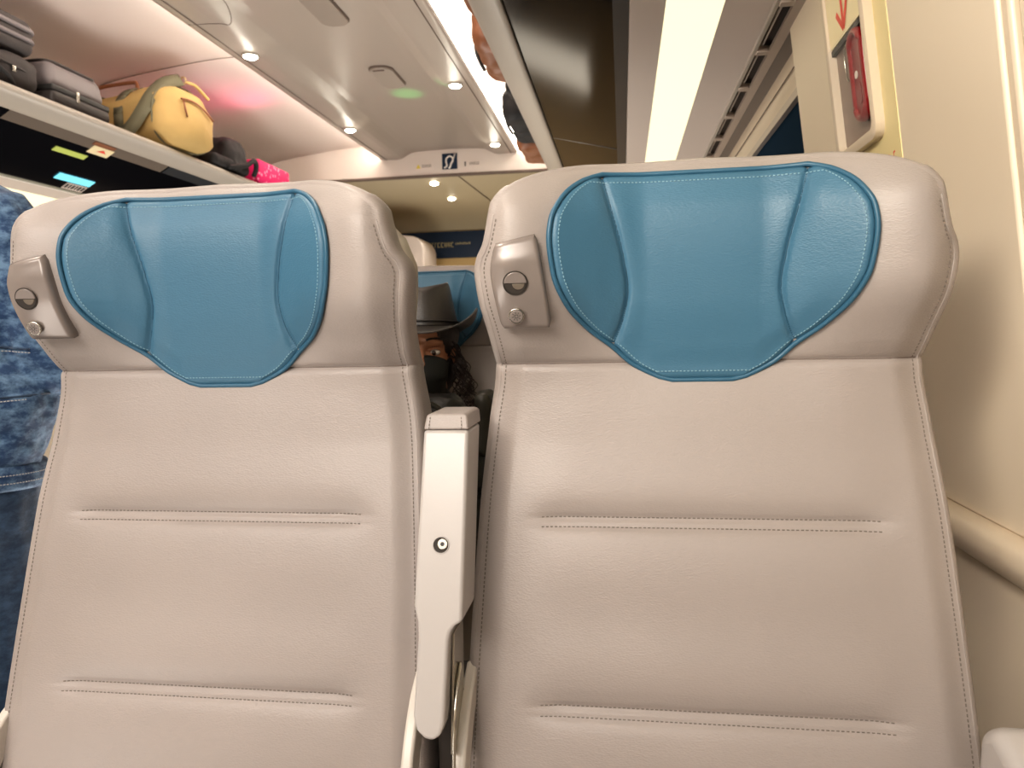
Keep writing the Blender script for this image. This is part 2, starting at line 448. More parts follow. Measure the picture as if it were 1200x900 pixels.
def make_module(parent):
    pts = [(-.2115, .080), (-.2075, .0855), (-.170, .0905), (-.1635, .088), (-.1625, .080), (-.158, .050), (-.1545, .011), (-.1575, .005), (-.198, .0035), (-.204, .007), (-.2095, .040)]
    c = L3(-.184, .045); a = (L3(-.168, .045)-L3(-.200, .045)).normalized(); b = (L3(-.184, .07)-L3(-.184, .02)); b = (b-a*b.dot(a)).normalized()
    n = a.cross(b).normalized()
    if n.y > 0: n = -n
    sa = 1/a.x; sb = 1/b.z
    def Q(u, z, h=0): return c+a*((u+.184)*sa)+b*((z-.045)*sb)+n*h
    def disc(name, u, z, r, h0, h1, m, par, half=0, ns=32):
        C = Q(u, z); q = []
        for k in range(ns+1 if half else ns):
            t = PI*k/ns*(1 if half > 0 else -1) if half else 2*PI*k/ns
            q.append(C+a*(r*math.cos(t))+b*(r*math.sin(t))+n*h0)
        return plate(name, q, n, h1-h0, m, par, bv=min(.0006, (h1-h0)*.4), seg=2)
    def LR(z): return herm(z, [.0035, .03, .06, .082], [-.2045, -.2090, -.2125, -.2085]), herm(z, [.0035, .03, .06, .09], [-.1535, -.1560, -.1600, -.1650])
    bm = bmesh.new(); rows = []; NN = 40
    ed = [0, .0005, .0015, .003, .0045, .006, .008]
    for j in range(NN+1):
        t = j/NN; row = []
        for i in range(NN+1):
            sx = i/NN; sx = .5-.5*math.cos(PI*sx); ty = .5-.5*math.cos(PI*t)
            zt = .0035+(.0815+.008*sx)*ty; l, r = LR(zt); l += .0022*(gauss(ty, .04)+gauss(1-ty, .04)); r -= .0022*(gauss(ty, .04)+gauss(1-ty, .04))
            u = l+(r-l)*sx; d = min(u-l, r-u, (zt-.0035), (.085+.008*sx-zt))
            q = max(0, min(1, d/.0042)); hgt = .0062*math.sqrt(1-(1-q)**2)
            hgt -= .0050*ss((ty-.74)/.26)*(1 if ty > .74 else 0)
            row.append(bm.verts.new(Q(u, zt, hgt-.0005)*.5+(L3(u, zt)+n*(hgt+.0015))*.5))
        rows.append(row)
    for j in range(NN):
        for i in range(NN): bm.faces.new((rows[j][i], rows[j][i+1], rows[j+1][i+1], rows[j+1][i]))
    lp = [r[0] for r in rows]+rows[-1][1:]+[r[-1] for r in rows[-2::-1]]+rows[0][-2:0:-1]; bk = [bm.verts.new(v.co-n*.016) for v in lp]
    for i in range(len(lp)): bm.faces.new((lp[i], lp[(i+1) % len(lp)], bk[(i+1) % len(lp)], bk[i]))
    bmesh.ops.recalc_face_normals(bm, faces=bm.faces)
    mod = link('lamp_panel', bm, 'modl', parent)
    hh = ((Q(-.187, .049, 0)*.5+(L3(-.187, .049)+n*.0015)*.5-Q(-.187, .049)).dot(n)+.0062)+.0004
    C = Q(-.187, .049)
    ring = tube('lamp_ring', [C+a*(.0118*math.cos(2*PI*k/40))+b*(.0118*math.sin(2*PI*k/40))+n*hh for k in range(40)], .0006, 'modd', mod, closed=True, n=6)
    disc('lamp_cavity', -.187, .049, .0112, hh-.001, hh+.0004, 'modd', mod, half=-1)
    disc('lamp_cover', -.187, .049, .0112, hh-.001, hh+.0012, 'modl', mod, half=1)
    disc('lamp_lens', -.184, .0485, .0062, hh-.001, hh+.0010, 'lens', mod, half=-1)
    disc('switch_bezel', -.187, .017, .0080, hh-.002, hh+.0010, 'chrome', mod)
    btn = disc('light_switch', -.187, .017, .0066, hh-.002, hh+.0016, 'modl', mod)
    Cb = Q(-.187, .017); bm = bmesh.new(); h2 = hh+.0018
    add_tube(bm, [Cb+a*(.0017*math.cos(2*PI*k/12))+b*(.0017*math.sin(2*PI*k/12))+n*h2 for k in range(12)], .0003, n=5, closed=True)
    for k in range(8):
        t = 2*PI*k/8+.2; add_tube(bm, [Cb+a*(q*math.cos(t))+b*(q*math.sin(t))+n*h2 for q in (.0026, .0048)], .0003, n=5)
    link('light_symbol', bm, 'ink', mod)
    return mod

def make_seat():
    t = thing('train_seat', 'x', 'seat')
    make_backrest(t); make_pad(t); make_module(t)
    for s in (-1, 1):
        bm = bmesh.new(); path = []
        for k in range(220):
            z0 = -.60+.755*k/219; u = s*(Wd(z0)-.0045); kk = ss((z0-.04)/.131); z = z0-kk*(.171-Top(u))
            path.append(L3(u, z))
        stitch_bm(bm, path, gap=.0046, ln=.0027, r=.0006)
        link('side_stitching', bm, 'st_grey', t)
        bm = bmesh.new(); path = []
        for k in range(220):
            z0 = -.60+.765*k/219; u = s*(Wd(z0)+.0008); kk = ss((z0-.04)/.131); z = z0-kk*(.171-Top(u))
            path.append(Vector((u, surf(s*Wd(z0), z)+.0008, H+z)))
        add_tube(bm, path, .0010, n=6, up=Vector((0, 1, 0)))
        link('side_piping', bm, 'leather', t)
        bm = bmesh.new()
        x1 = Wd(-.036)-.001; x0 = Pw(-.036)+.001
        add_tube(bm, [L3(s*(x0+(x1-x0)*k/20), -.036, .0002) for k in range(21)], .0009, n=6)
        link('neck_crease', bm, 'crease', t)
    for zz in (-.197, -.2065, -.380, -.3895):
        bm = bmesh.new()
        stitch_bm(bm, [L3(-.168+.336*k/60, zz+.0) for k in range(61)], gap=.0046, ln=.0027, r=.0006)
        link('quilt_stitching', bm, 'st_grey', t)
    # back shell, cushion, base
    bm = bmesh.new(); rows = []
    for k in range(25):
        z = -.60+.74*k/24; row = []
        for i in range(21):
            u = (-1+2*i/20)*(Wd(min(z, .1))-.026)*(1 if z < .08 else 1-.9*((z-.08)/.06)**2*.25)
            row.append(bm.verts.new((u, herm(z, [-.62, -.42, -.2, 0, .2], [.765, .815, .868, .880, .868])-.8+.015*(1-(abs(i-10)/10)**4), H+z)))
        rows.append(row)
    for j in range(24):
        for i in range(20): bm.faces.new((rows[j][i], rows[j+1][i], rows[j+1][i+1], rows[j][i+1]))
    sh = link('back_shell', bm, 'shell', t); s = sh.modifiers.new('s', 'SOLIDIFY'); s.thickness = .03; s.offset = 1
    cu = box('seat_cushion', -.235, .235, -.66, -.10, .38, .50, 'leather', t, bv=.035, seg=5)
    box('seat_base', -.20, .20, -.55, -.08, .30, .39, 'shell', t, bv=.02)
    for s in (-1, 1): box('leg', s*.14-.03, s*.14+.03, -.40, -.20, 0, .31, 'shell', t, bv=.01)
    for s in (-1, 1):
        pts = spline([(s*.243, -.045, H-.345), (s*.243, -.088, H-.37), (s*.243, -.125, H-.42), (s*.243, -.150, H-.49), (s*.243, -.165, H-.60), (s*.243, -.16, H-.70)], 8)
        bm = bmesh.new(); prev = None
        for i, p in enumerate(pts):
            tt = (pts[min(i+1, len(pts)-1)]-pts[max(i-1, 0)]).normalized(); nn = Vector((0, tt.z, -tt.y)); w = .030
            if nn.y < 0: nn = -nn
            ring = [bm.verts.new(p+Vector((dx, 0, 0))+nn*dn) for dx, dn in ((-.006, 0), (.006, 0), (.006, w), (-.006, w))]
            if prev:
                for k in range(4): bm.faces.new((prev[k], prev[(k+1) % 4], ring[(k+1) % 4], ring[k]))
            else: bm.faces.new(ring)
            prev = ring
        bm.faces.new(prev[::-1]); bmesh.ops.recalc_face_normals(bm, faces=bm.faces)
        bevel(link('side_frame', bm, 'shell', t, angle=40), .003, 3, 50)
    return t

XR, XL = .082, -.456
seat = make_seat(); seat.name = 'train_seat'
GRP = 'train seats in rows'
def place(o, x, y, lab): o.location = (x, y, 0); o['label'] = lab; o['group'] = GRP; return o
place(seat, XR, .8, 'large greige leather seat with blue headrest pad beside the wall, right of the upright armrest')
s2_ = place(copy_tree(seat), XL, .8, 'large greige leather seat with blue headrest pad beside the aisle, left of the upright armrest')
[c for c in s2_.children if c.name.startswith('side_frame')][0].location.z = -.06
place(copy_tree(seat), XL-.045, 1.93, 'leather seat seen in the gap, behind the person in the cowboy hat')
place(copy_tree(seat), XR-.045, 1.93, 'leather seat in the row behind, hidden behind the large wall-side seat')

# ------------------------------------------------------------------ raised armrest between the seats
arm = thing('folding_armrest', 'pale plastic armrest folded upright in the gap between the two large seats', 'armrest', (-.177, .70, 0))
def armprism(name, pts, x0, x1, depth, m, par, bv, seg=4):
    # pts: front-face outline as (x, z) , y follows the lean of the seat back
    def yy(z): return lerp(z, [-.43, -.08], [.635, .738])-.70
    bm = bmesh.new(); A = [bm.verts.new((x, yy(z), H+z)) for x, z in pts]; Bq = [bm.verts.new((x, yy(z)+depth, H+z)) for x, z in pts]; n = len(pts)
    bm.faces.new(A); bm.faces.new(Bq[::-1])
    for i in range(n): bm.faces.new((A[i], Bq[i], Bq[(i+1) % n], A[(i+1) % n]))
    bmesh.ops.recalc_face_normals(bm, faces=bm.faces)
    return bevel(link(name, bm, m, par, True, angle=50), bv, seg, 25)
cxa = 0.
body = [(-.0235, -.098), (.0225, -.098), (.0225, -.275), (.0155, -.279), (.0115, -.284), (.0098, -.292),
        (.0085, -.362), (.0060, -.372), (-.001, -.377), (-.0095, -.376), (-.0175, -.370), (-.0215, -.358), (-.0200, -.29), (-.0212, -.276), (-.0240, -.268), (-.0255, -.262)]
ab = armprism('armrest_body', [(x, z) for x, z in body], 0, 0, .062, 'arm', arm, .0035)
armprism('armrest_cap', [(-.0215, -.084), (-.018, -.0815), (.0175, -.0815), (.0210, -.084), (.0228, -.0975), (-.0236, -.0975)], 0, 0, .066, 'leather', arm, .004)
def ay(z): return lerp(z, [-.43, -.08], [.635, .738])-.70
bm = bmesh.new()
stitch_bm(bm, [(.0155, ay(-.097)-.0002, H-.096), (.0148, ay(-.083)-.0002, H-.084)], gap=.0035, ln=.002, r=.0005)
link('cap_stitching', bm, 'st_grey', arm); bm = bmesh.new()
stitch_bm(bm, [(-.0180, ay(-.097)-.0002, H-.096), (-.0172, ay(-.083)-.0002, H-.084)], gap=.0035, ln=.002, r=.0005)
link('cap_stitching', bm, 'st_grey', arm)
Cz = -.2065; C = Vector((-.001, ay(Cz), H+Cz)); nb = Vector((0, -1, .29)).normalized(); bb = Vector((0, .29, 1)).normalized()
def ringp(r, h, k, n=28): return C+Vector((1, 0, 0))*(r*math.cos(2*PI*k/n))+bb*(r*math.sin(2*PI*k/n))+nb*h
plate('screw_hole', [ringp(.0080, -.001, k) for k in range(28)], nb, .0014, 'modd', arm)
tube('hole_rim', [ringp(.0080, .0003, k) for k in range(28)], .0006, 'arm', arm, closed=True, n=6)
scr = plate('screw', [ringp(.0050, 0, k)+Vector((.0018, 0, .001)) for k in range(28)], nb, .0016, 'chrome', arm, bv=.0004)
plate('screw_socket', [C+Vector((.0018, 0, .001))+Vector((1, 0, 0))*(.0022*math.cos(2*PI*k/6))+bb*(.0022*math.sin(2*PI*k/6))+nb*.0016 for k in range(6)], nb, .0003, 'ink', scr)
# hinge plate at the lower right side
hp = plate('hinge_plate', [(.0105, -.01, H-.29), (.0105, .03, H-.29), (.0105, .02, H-.42), (.0105, -.030, H-.40)], (1, 0, 0), .002, 'chrome', arm)
for z in (-.352,):
    plate('bolt', [(.0125, ay(z)+.024+.003*math.cos(2*PI*k/12), H+z+.003*math.sin(2*PI*k/12)) for k in range(12)], (1, 0, 0), .002, 'ink', hp)
tube('hinge_arc', spline([(.0145, .005, H-.325), (.0145, -.015, H-.345), (.0140, -.028, H-.37), (.014, -.035, H-.42)], 6), .0020, 'chrome', arm, n=6)
box('pivot_mount', -.016, .016, .02, .09, H-.66, H-.36, 'modd', arm, bv=.006)

# armrests folded down: wall side and aisle side
def flat_armrest(x0, x1, lab):
    t = thing('armrest', lab, 'armrest', ((x0+x1)/2, .5, 0)); w = (x1-x0)/2
    def prism(name, prof, hw, m, bv, seg=5, par=t):
        bm = bmesh.new(); A = [bm.verts.new((-hw, y, z)) for y, z in prof]; Bq = [bm.verts.new((hw, y, z)) for y, z in prof]; n = len(prof)
        bm.faces.new(A); bm.faces.new(Bq[::-1])
        for i in range(n): bm.faces.new((A[i], Bq[i], Bq[(i+1) % n], A[(i+1) % n]))
        bmesh.ops.recalc_face_normals(bm, faces=bm.faces)
        return bevel(link(name, bm, m, par, True, angle=50), bv, seg, 25)
    prism('armrest_body', [(.17, H-.345), (.195, H-.36), (.20, H-.41), (.10, H-.46), (-.20, H-.47), (-.24, H-.44), (-.23, H-.415), (.04, H-.395), (.12, H-.362)], w, 'arm', .016)
    cap = prism('armrest_pad', [(.085, H-.372), (.04, H-.405), (-.20, H-.425), (-.215, H-.415), (-.205, H-.398), (.03, H-.372)], w-.004, 'leather', .006)
    bm = bmesh.new(); stitch_bm(bm, [(-w+.014, -.20, H-.3975), (-w+.014, .03, H-.3715)], nrm=lambda p: Vector((0, 0, 1)), gap=.0045, ln=.0027)
    link('stitching', bm, 'st_grey', cap)
    box('armrest_post', -.012, .012, .08, .14, .30, H-.42, 'shell', t, bv=.004)
    box('post_foot', -.012, .012, .0, .20, .0, .31, 'shell', t, bv=.004)
    return t
[c for c in seat.children if c.name.startswith('side_frame')][-1].location.z = -.09
flat_armrest(.306, .376, 'pale armrest lowered against the wall at the right seat')
flat_armrest(-.795, -.735, 'white armrest lowered on the aisle side of the left seat')

# ================================================================== THE CAR
CX = -1.085
Y0, YE = -2.2, 4.75
def mir(p): return [(2*CX-x, z) for x, z in p]
# floor, ceiling
o = box('floor', -2.75, .58, Y0, 6.62, -.05, 0, 'floor'); struct(o)
cp = [(.440, 1.145), (.440, 1.120), (.425, 1.118), (.33, 1.115), (.30, 1.120), (.265, 1.140), (.24, 1.152), (.20, 1.158), (0, 1.163)]
prof = [(CX-d, H+z) for d, z in cp]+[(CX+d, H+z) for d, z in cp[-2::-1]]
o = profile_y('ceiling', prof, Y0, YE, 'ceil', thick=.006, ny=1, angle=50); struct(o)
sp = [(.43, 1.195), (.50, 1.208), (.70, 1.202), (1.0, 1.168), (1.2, 1.130), (1.31, 1.06), (1.39, .91), (1.425, .70)]
def sm(prof, n=6): return [(v.x, v.z) for v in spline([(x, 0, z) for x, z in prof], n)]
for sgn, nm in ((-1, 'left'), (1, 'right')):
    p = sm([(CX+sgn*d, H+z) for d, z in sp])
    struct(profile_y('trim_ceiling_'+nm, p, Y0, YE, 'side', thick=.006, angle=60))
    # joint lines of the side panels
    for i, yj in enumerate((.9, 3.12)):
        tube('trim_joint_'+nm, [(x, yj, z-.004) for x, z in p], .0016, 'seam', n=5)['kind'] = 'structure'
# joints in the centre ceiling
def ceil_z(x): return H+lerp(abs(x-CX), [0, .20, .24, .265, .30, .33, .44], [1.163, 1.158, 1.152, 1.140, 1.120, 1.115, 1.12])
jl = [(CX-.435, 2.57), (CX-.33, 2.57), (CX-.29, 2.60), (CX-.25, 2.50), (CX-.24, 2.38), (CX-.2, 2.3), (CX+.0, 2.28), (CX+.24, 2.3), (CX+.28, 2.4), (CX+.33, 2.46), (CX+.435, 2.46)]
tube('trim_joint_centre', [(p.x, p.y, ceil_z(p.x)-.0035) for p in spline([(x, y, 0) for x, y in jl], 6)], .0018, 'seam', n=5)['kind'] = 'structure'
for d in (-.405, .405): tube('trim_seam', [(CX+d, Y0, H+1.1135), (CX+d, YE, H+1.1135)], .0022, 'seam', n=5)['kind'] = 'structure'
# cove lights
for sgn, nm, lab in ((-1, 'l', 'long hidden cove light glowing along the left edge of the ceiling'), (1, 'r', 'long bright cove light strip along the right edge of the ceiling')):
    t = thing('cove_light', lab, 'light', (CX+sgn*.45, 2, H+1.14))
    box('light_channel', -.012, -.004, Y0-1.99, YE-2.01, -.015, .05, 'rail', t) if sgn > 0 else box('light_channel', .004, .012, Y0-1.99, YE-2.01, -.015, .05, 'rail', t)
    box('light_diffuser', -.004, .010, Y0-1.99, YE-2.01, -.010, .045, 'cove', t)
# header panel at the end of the saloon (frame with the ceiling outline) and the vestibule beyond
struct(plate('wall_header', [(CX-1.46, YE, H+1.005), (CX+1.46, YE, H+1.005), (CX+1.46, YE, H+1.26), (CX-1.46, YE, H+1.26)], (0, 1, 0), .03, 'head'))
struct(box('trim_header_edge', CX-1.46, CX+1.46, YE-.004, YE+.04, H+.995, H+1.006, 'seam'))
vp = [(4.79, H+1.00), (5.9, H+1.00), (6.25, H+.985), (6.45, H+.95), (6.55, H+.90), (6.56, H+.895)]
bm = bmesh.new(); pv = None
for y, z in vp:
    r = [bm.verts.new((CX-1.46, y, z)), bm.verts.new((CX+1.46, y, z))]
    if pv: bm.faces.new((pv[0], pv[1], r[1], r[0]))
    pv = r
struct(link('ceiling_vestibule', bm, 'vest'))
tube('trim_joint_vestibule', [(-1.03, 4.80, H+.998), (-.99, 5.75, H+.998)], .004, 'seam', n=5)['kind'] = 'structure'
struct(box('wall_front', CX-1.46, CX+1.46, 6.56, 6.62, 0, H+1.26, 'beige'))
struct(box('wall_rear', CX-1.46, CX+1.46, Y0-.05, Y0, 0, H+1.26, 'wall'))
sgn = thing('wall_sign', 'long navy blue sign with blurred gold lettering on the ochre end wall', 'sign', (-1.5, 6.55, H+.77))
box('sign_board', -.62, .75, -.012, .008, -.115, .118, 'navy', sgn, bv=.004)
bm = bmesh.new(); x = -.30; random.seed(3)
while x < .02:      # gold letter shapes, too blurred to read
    w = random.choice((.016, .02, .024)); add_box(bm, x, x+w*.35, -.016, -.012, -.022, .022)
    k = random.random()
    if k < .7: add_box(bm, x, x+w, -.016, -.012, .014, .022)
    if k > .3: add_box(bm, x, x+w, -.016, -.012, -.022, -.014)
    if k > .5: add_box(bm, x+w*.65, x+w, -.016, -.012, -.022, .022)
    x += w+.008
x = .05
while x < .18: add_box(bm, x, x+.008, -.016, -.012, .0, .012+.008*random.random()); x += .014
link('gold_lettering', bm, 'gold', sgn, smooth=False)
lk = thing('cabinet', 'pale grey cabinet with a rounded top corner standing in the vestibule before the navy sign', 'cabinet', (-1.7, 5.6, 0))
pts = [(-.35, 0), (.21, 0), (.21, H+.62)]+[(.21-.10+.10*math.cos(t), H+.62+.12*math.sin(t)) for t in [PI/2*k/8 for k in range(1, 9)]]+[(-.35, H+.80)]
bm = bmesh.new()
plate('cabinet_body', [(x, 0, z) for x, z in pts], (0, 1, 0), .4, 'panelg', lk, bv=.01)
box('cabinet_door', -.30, .12, -.012, 0, .1, H+.60, 'rail', lk, bv=.004)
box('handle', .055, .07, -.022, -.010, H+.46, H+.56, 'ink', lk)

# walls: leaning upper part, ledge, lower part
def wx(z): return .348+(.61-z)*.118
# right pillar panels (between windows)
def pillar(name, ya, yb, m='wall'):
    pf = [(wx(z), H+z) for z in (.612, .5, .3, .1, -.1, -.250)]
    P = [(x+.06, z) for x, z in pf[::-1]]
    o = closed_y(name, pf+P, ya, yb, m, bv=.004); return struct(o)
pillar('wall_right_pillar', .86, 1.67)
pillar('wall_right_pillar', 3.05, 3.75)
pillar('wall_right_pillar', -1.2, -.5)
for i, (ya, yb) in enumerate(((-.5, .86), (1.67, 3.05), (3.75, 4.75))):
    # recess: dark gap, cream cove, frame bead, glass, lower rail
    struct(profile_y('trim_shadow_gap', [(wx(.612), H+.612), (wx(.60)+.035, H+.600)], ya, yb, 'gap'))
    struct(profile_y('trim_window_cove', sm([(wx(.60)+.030, H+.604), (wx(.57)+.022, H+.57), (wx(.53)+.020, H+.535), (wx(.50)+.014, H+.505)]), ya, yb, 'trim'))
    tube('trim_window_seam', [(wx(.555)+.018, ya, H+.555), (wx(.555)+.018, yb, H+.555)], .0015, 'seam', n=5)['kind'] = 'structure'
    w = closed_y('window_%d' % (i+1), [(wx(.50)+.012, H+.506), (wx(.49)+.012, H+.488), (wx(.49)+.05, H+.488), (wx(.5)+.05, H+.506)], ya, yb, 'vent'); struct(w)
    g = profile_y('window_pane', [(wx(.49)+.024, H+.49), (wx(-.1)+.024, H-.13)], ya, yb, 'win', w)
    closed_y('window_sill', [(wx(-.12)+.008, H-.11), (wx(-.25), H-.25), (wx(-.25)+.06, H-.25), (wx(-.12)+.06, H-.11)], ya, yb, 'wall', w)
    if yb == .86:      # vertical ridged moulding at the near edge of the pillar
        for k, (dy, dx, mm) in enumerate(((0, .004, 'trim'), (-.022, .010, 'wall'), (-.044, .006, 'trim'))):
            y1 = .862+dy; y0 = y1-.019
            pf = [(wx(z)+dx, H+z) for z in (.60, .4, .2, 0, -.25)]
            closed_y('window_moulding', pf+[(x+.05, z) for x, z in pf[::-1]], y0, y1, mm, w, bv=.005)
        pf = [(wx(z)+.012, H+z) for z in (.60, .4, .2, 0, -.25)]
        closed_y('window_surround', pf+[(x+.05, z) for x, z in pf[::-1]], .60, .80, 'wall', w, bv=.003)
# ledge + lower wall right, whole length
lx = wx(-.25)
struct(closed_y('trim_sill_right', sm([(lx+.03, H-.250), (lx-.004, H-.250), (lx-.018, H-.253), (lx-.026, H-.262), (lx-.026, H-.280), (lx-.010, H-.302), (lx+.03, H-.314)], 4), Y0, YE, 'trim'))
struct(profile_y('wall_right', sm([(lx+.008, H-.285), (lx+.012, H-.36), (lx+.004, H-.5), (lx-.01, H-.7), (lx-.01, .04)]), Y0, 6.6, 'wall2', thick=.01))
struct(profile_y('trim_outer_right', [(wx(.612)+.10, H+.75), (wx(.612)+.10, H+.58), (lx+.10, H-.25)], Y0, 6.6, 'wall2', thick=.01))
# left wall, mirrored: simple shell with dark windows
struct(profile_y('wall_left', sm([(2*CX-wx(.55), H+.43), (2*CX-wx(.3), H+.30), (2*CX-lx, H-.25), (2*CX-lx-.01, H-.5), (2*CX-lx+.01, .02)]), Y0, 6.6, 'wall', thick=.01))
w4 = profile_y('window_4', [(2*CX-wx(.36)+.004, H+.36), (2*CX-lx+.012, H-.15)], -.4, 1.1, 'vent', thick=.02); struct(w4)
profile_y('window_pane', [(2*CX-wx(.34)+.018, H+.34), (2*CX-lx+.026, H-.13)], -.36, 1.06, 'win', w4)
struct(box('wall_vestibule_right', .36, .42, 4.79, 6.56, 0, H+1.0, 'panelg'))
struct(box('wall_vestibule_left', 2*CX-.42, 2*CX-.36, 4.79, 6.56, 0, H+1.0, 'panelg'))

# ------------------------------------------------------------------ luggage racks
def rack(sgn, glass_in, zin, lab):
    t = thing('luggage_rack', lab, 'luggage rack', (CX+sgn*.78, 2, H+.75))
    def loc(p): return [(CX+sgn*d-(CX+sgn*.78), z-.75) for d, z in p]
    rail = sm([(.738, .772), (.745, .782), (.760, .786), (.785, .778), (.815, .755), (.824, .738), (.815, .732), (.785, .738), (.755, .750), (.741, .760)], 4)
    closed_y('rail', loc(rail), Y0-2, YE-2.02, 'rail', t, angle=60)
    g = closed_y('glass_shelf', loc([(.818, .742), (glass_in, zin), (glass_in, zin+.012), (.818, .756)]), Y0-2, YE-2.02, 'glass', t)
    for y in (-.55, .95, 2.38) if sgn > 0 else (0.2, 1.7):
        x0, z0 = loc([(.826, .7405)])[0]; x1, z1 = loc([(glass_in, zin-.0012)])[0]
        tube('glass_joint', [(x0, y-.0, z0), (x1, y-.0, z1)], .0012, 'rail', g, n=5)
    closed_y('shelf_panel', loc([(.80, .765), (glass_in, .75 if sgn > 0 else .74), (1.42, .74), (1.42, .752), (.80, .777)]), Y0-2, YE-2.02, 'rail', t)
    return t
rack(1, 1.071, .683, 'long luggage rack overhead right with grey rail and smoked glass underside')
rack(-1, 1.073, .597, 'long luggage rack across the aisle carrying suitcases, tan duffel and pink bag')
for (ya_, yb_, m_) in ((2.18, 3.02, 'refl_a'), (3.03, 4.2, 'refl_b')):  # thin coloured strips on the left glass, standing in for wall reflections
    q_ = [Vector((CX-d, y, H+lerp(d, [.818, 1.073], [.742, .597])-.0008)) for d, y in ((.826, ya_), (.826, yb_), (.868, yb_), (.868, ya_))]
    pl_ = plate('glass_reflection', q_, (.145, 0, -.255), .0006, m_)
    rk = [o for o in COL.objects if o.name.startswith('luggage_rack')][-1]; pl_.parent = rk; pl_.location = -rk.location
# service panels under the racks: dark band, panel, light strip, panel, vent
struct(profile_y('trim_band_right', [(CX+1.071, H+.690), (CX+1.071, H+.681), (CX+1.105, H+.676)], Y0, YE, 'band'))
struct(profile_y('ceiling_service_right', [(CX+1.105, H+.682), (CX+1.107, H+.674), (CX+1.180, H+.662)], Y0, YE, 'panelg'))
struct(profile_y('ceiling_service_right_outer', [(CX+1.293, H+.642), (CX+1.385, H+.622)], Y0, YE, 'panelg'))
ls = thing('strip_light', 'long glowing cream light strip overhead between smoked glass and air vent', 'light', (CX+1.236, 2, H+.652))
closed_y('diffuser', [(-.056, .010), (.057, -.010), (.057, .005), (-.056, .025)], Y0-2, YE-2.02, 'strip', ls)
closed_y('housing', [(-.056, .026), (.057, .006), (.057, .03), (-.056, .05)], Y0-2, YE-2.02, 'panelg', ls)
# left side
struct(profile_y('trim_band_left', [(CX-1.073, H+.600), (CX-1.073, H+.594), (CX-1.100, H+.594)], Y0, YE, 'band'))
struct(profile_y('trim_bead_left', [(CX-1.100, H+.604), (CX-1.101, H+.592), (CX-1.106, H+.590)], Y0, YE, 'white'))
struct(profile_y('ceiling_service_left', [(CX-1.106, H+.592), (CX-1.168, H+.573)], Y0, YE, 'panelg'))
struct(profile_y('ceiling_service_left_outer', [(CX-1.247, H+.499), (CX-1.32, H+.46), (CX-1.44, H+.43)], Y0, YE, 'panelg'))
l2 = thing('strip_light', 'glowing cream light strip at far left under the luggage rack across the aisle', 'light', (CX-1.2075, 2, H+.536))
closed_y('diffuser', [(.0395, .037), (-.0395, -.037), (-.0395, -.022), (.0395, .052)], Y0-2, YE-2.02, 'strip', l2)
closed_y('housing', [(.0395, .054), (-.0395, -.020), (-.0395, .0), (.0395, .07)], Y0-2, YE-2.02, 'panelg', l2)
# air vent along the right wall
vt = thing('air_vent', 'long slotted air vent running along the top of the right wall', 'vent', (.32, 2, H+.615))
xi, xo, zi, zo = .300-.32, .348-.32, .619-.615, .609-.615
closed_y('vent_backing', [(xi+.004, zi+.018), (xo-.004, zo+.018), (xo-.004, zo+.024), (xi+.004, zi+.024)], Y0-2, YE-2.02, 'ventd', vt)
closed_y('inner_rail', [(xi-.004, zi+.012), (xi-.002, zi-.004), (xi+.005, zi-.005), (xi+.007, zi+.000), (xi+.006, zi+.014)], Y0-2, YE-2.02, 'rail', vt)
closed_y('outer_rail', [(xo-.018, zo+.008), (xo-.017, zo+.001), (xo+.003, zo-.001), (xo+.003, zo+.014)], Y0-2, YE-2.02, 'vent', vt)
closed_y('louver', [(xi+.014, zi+.006), (xi+.018, zi+.004), (xi+.021, zi+.014), (xi+.017, zi+.016)], Y0-2, YE-2.02, 'vent', vt)
for k in range(18):
    y = -2.3+k*.262
    x0, x1 = xi+.004, xo-.014
    bm = bmesh.new(); add_box(bm, x0, x1, y, y+.022, zo+.001, zo+.016); bevel(link('divider', bm, 'vent', vt), .002)

# ------------------------------------------------------------------ downlights
def downlight(x, y, z, lab, grp='round downlights in the ceiling', r=.026):
    t = thing('downlight', lab, 'light', (x, y, z), grp)
    bm = bmesh.new(); add_tube(bm, [(1.15*r*math.cos(2*PI*k/24), 1.15*r*math.sin(2*PI*k/24), -.001) for k in range(24)], r*.14, n=8, closed=True)
    link('bezel', bm, 'bezel', t)
    bm = bmesh.new(); bmesh.ops.create_uvsphere(bm, u_segments=20, v_segments=10, radius=1, matrix=Matrix.Translation((0, 0, -.003)) @ Matrix.Diagonal((r, r, .010, 1)))
    link('lens', bm, 'spot', t)
dz = H+1.111
downlight(CX-.362, 2.88, dz, 'round downlight in the left ceiling row, nearer of the two, above the pink glow')
downlight(CX-.368, 4.0, dz, 'round downlight in the left ceiling row, farther of the two')
downlight(CX+.350, 3.40, dz, 'round downlight in the right ceiling row, nearer of the two')
downlight(CX+.345, 4.50, dz, 'round downlight in the right ceiling row, farther one close to the header panel')
downlight(-1.235, 4.97, H+.995, 'small round downlight beyond the header panel, upper left of the pair')
downlight(-1.25, 5.56, H+.995, 'small round downlight beyond the header panel, lower right of the pair')
# oval speaker plates
for y, lab in ((2.63, 'oval plate on the ceiling, larger and nearer of the two'), (3.36, 'oval plate on the ceiling, smaller and farther, beside the green glow')):
    t = thing('speaker_plate', lab, 'ceiling plate', (-1.035, y, H+1.158), 'oval plates on the ceiling')
    pts = rrect(-.052, .052, -.135, .135, .045, 8)
    bm = bmesh.new()
    plate('plate_cover', [(x, yy, -.012) for x, yy in pts], (0, 0, 1), .010, 'plate', t, bv=.003)
    plate('plate_recess', [(x*1.08, yy*1.04, -.004) for x, yy in pts], (0, 0, 1), .008, 'seam', t)
    tube('latch', [(-.03, -.118, -.013), (.02, -.118, -.013)], .004, 'seam', t, n=6)

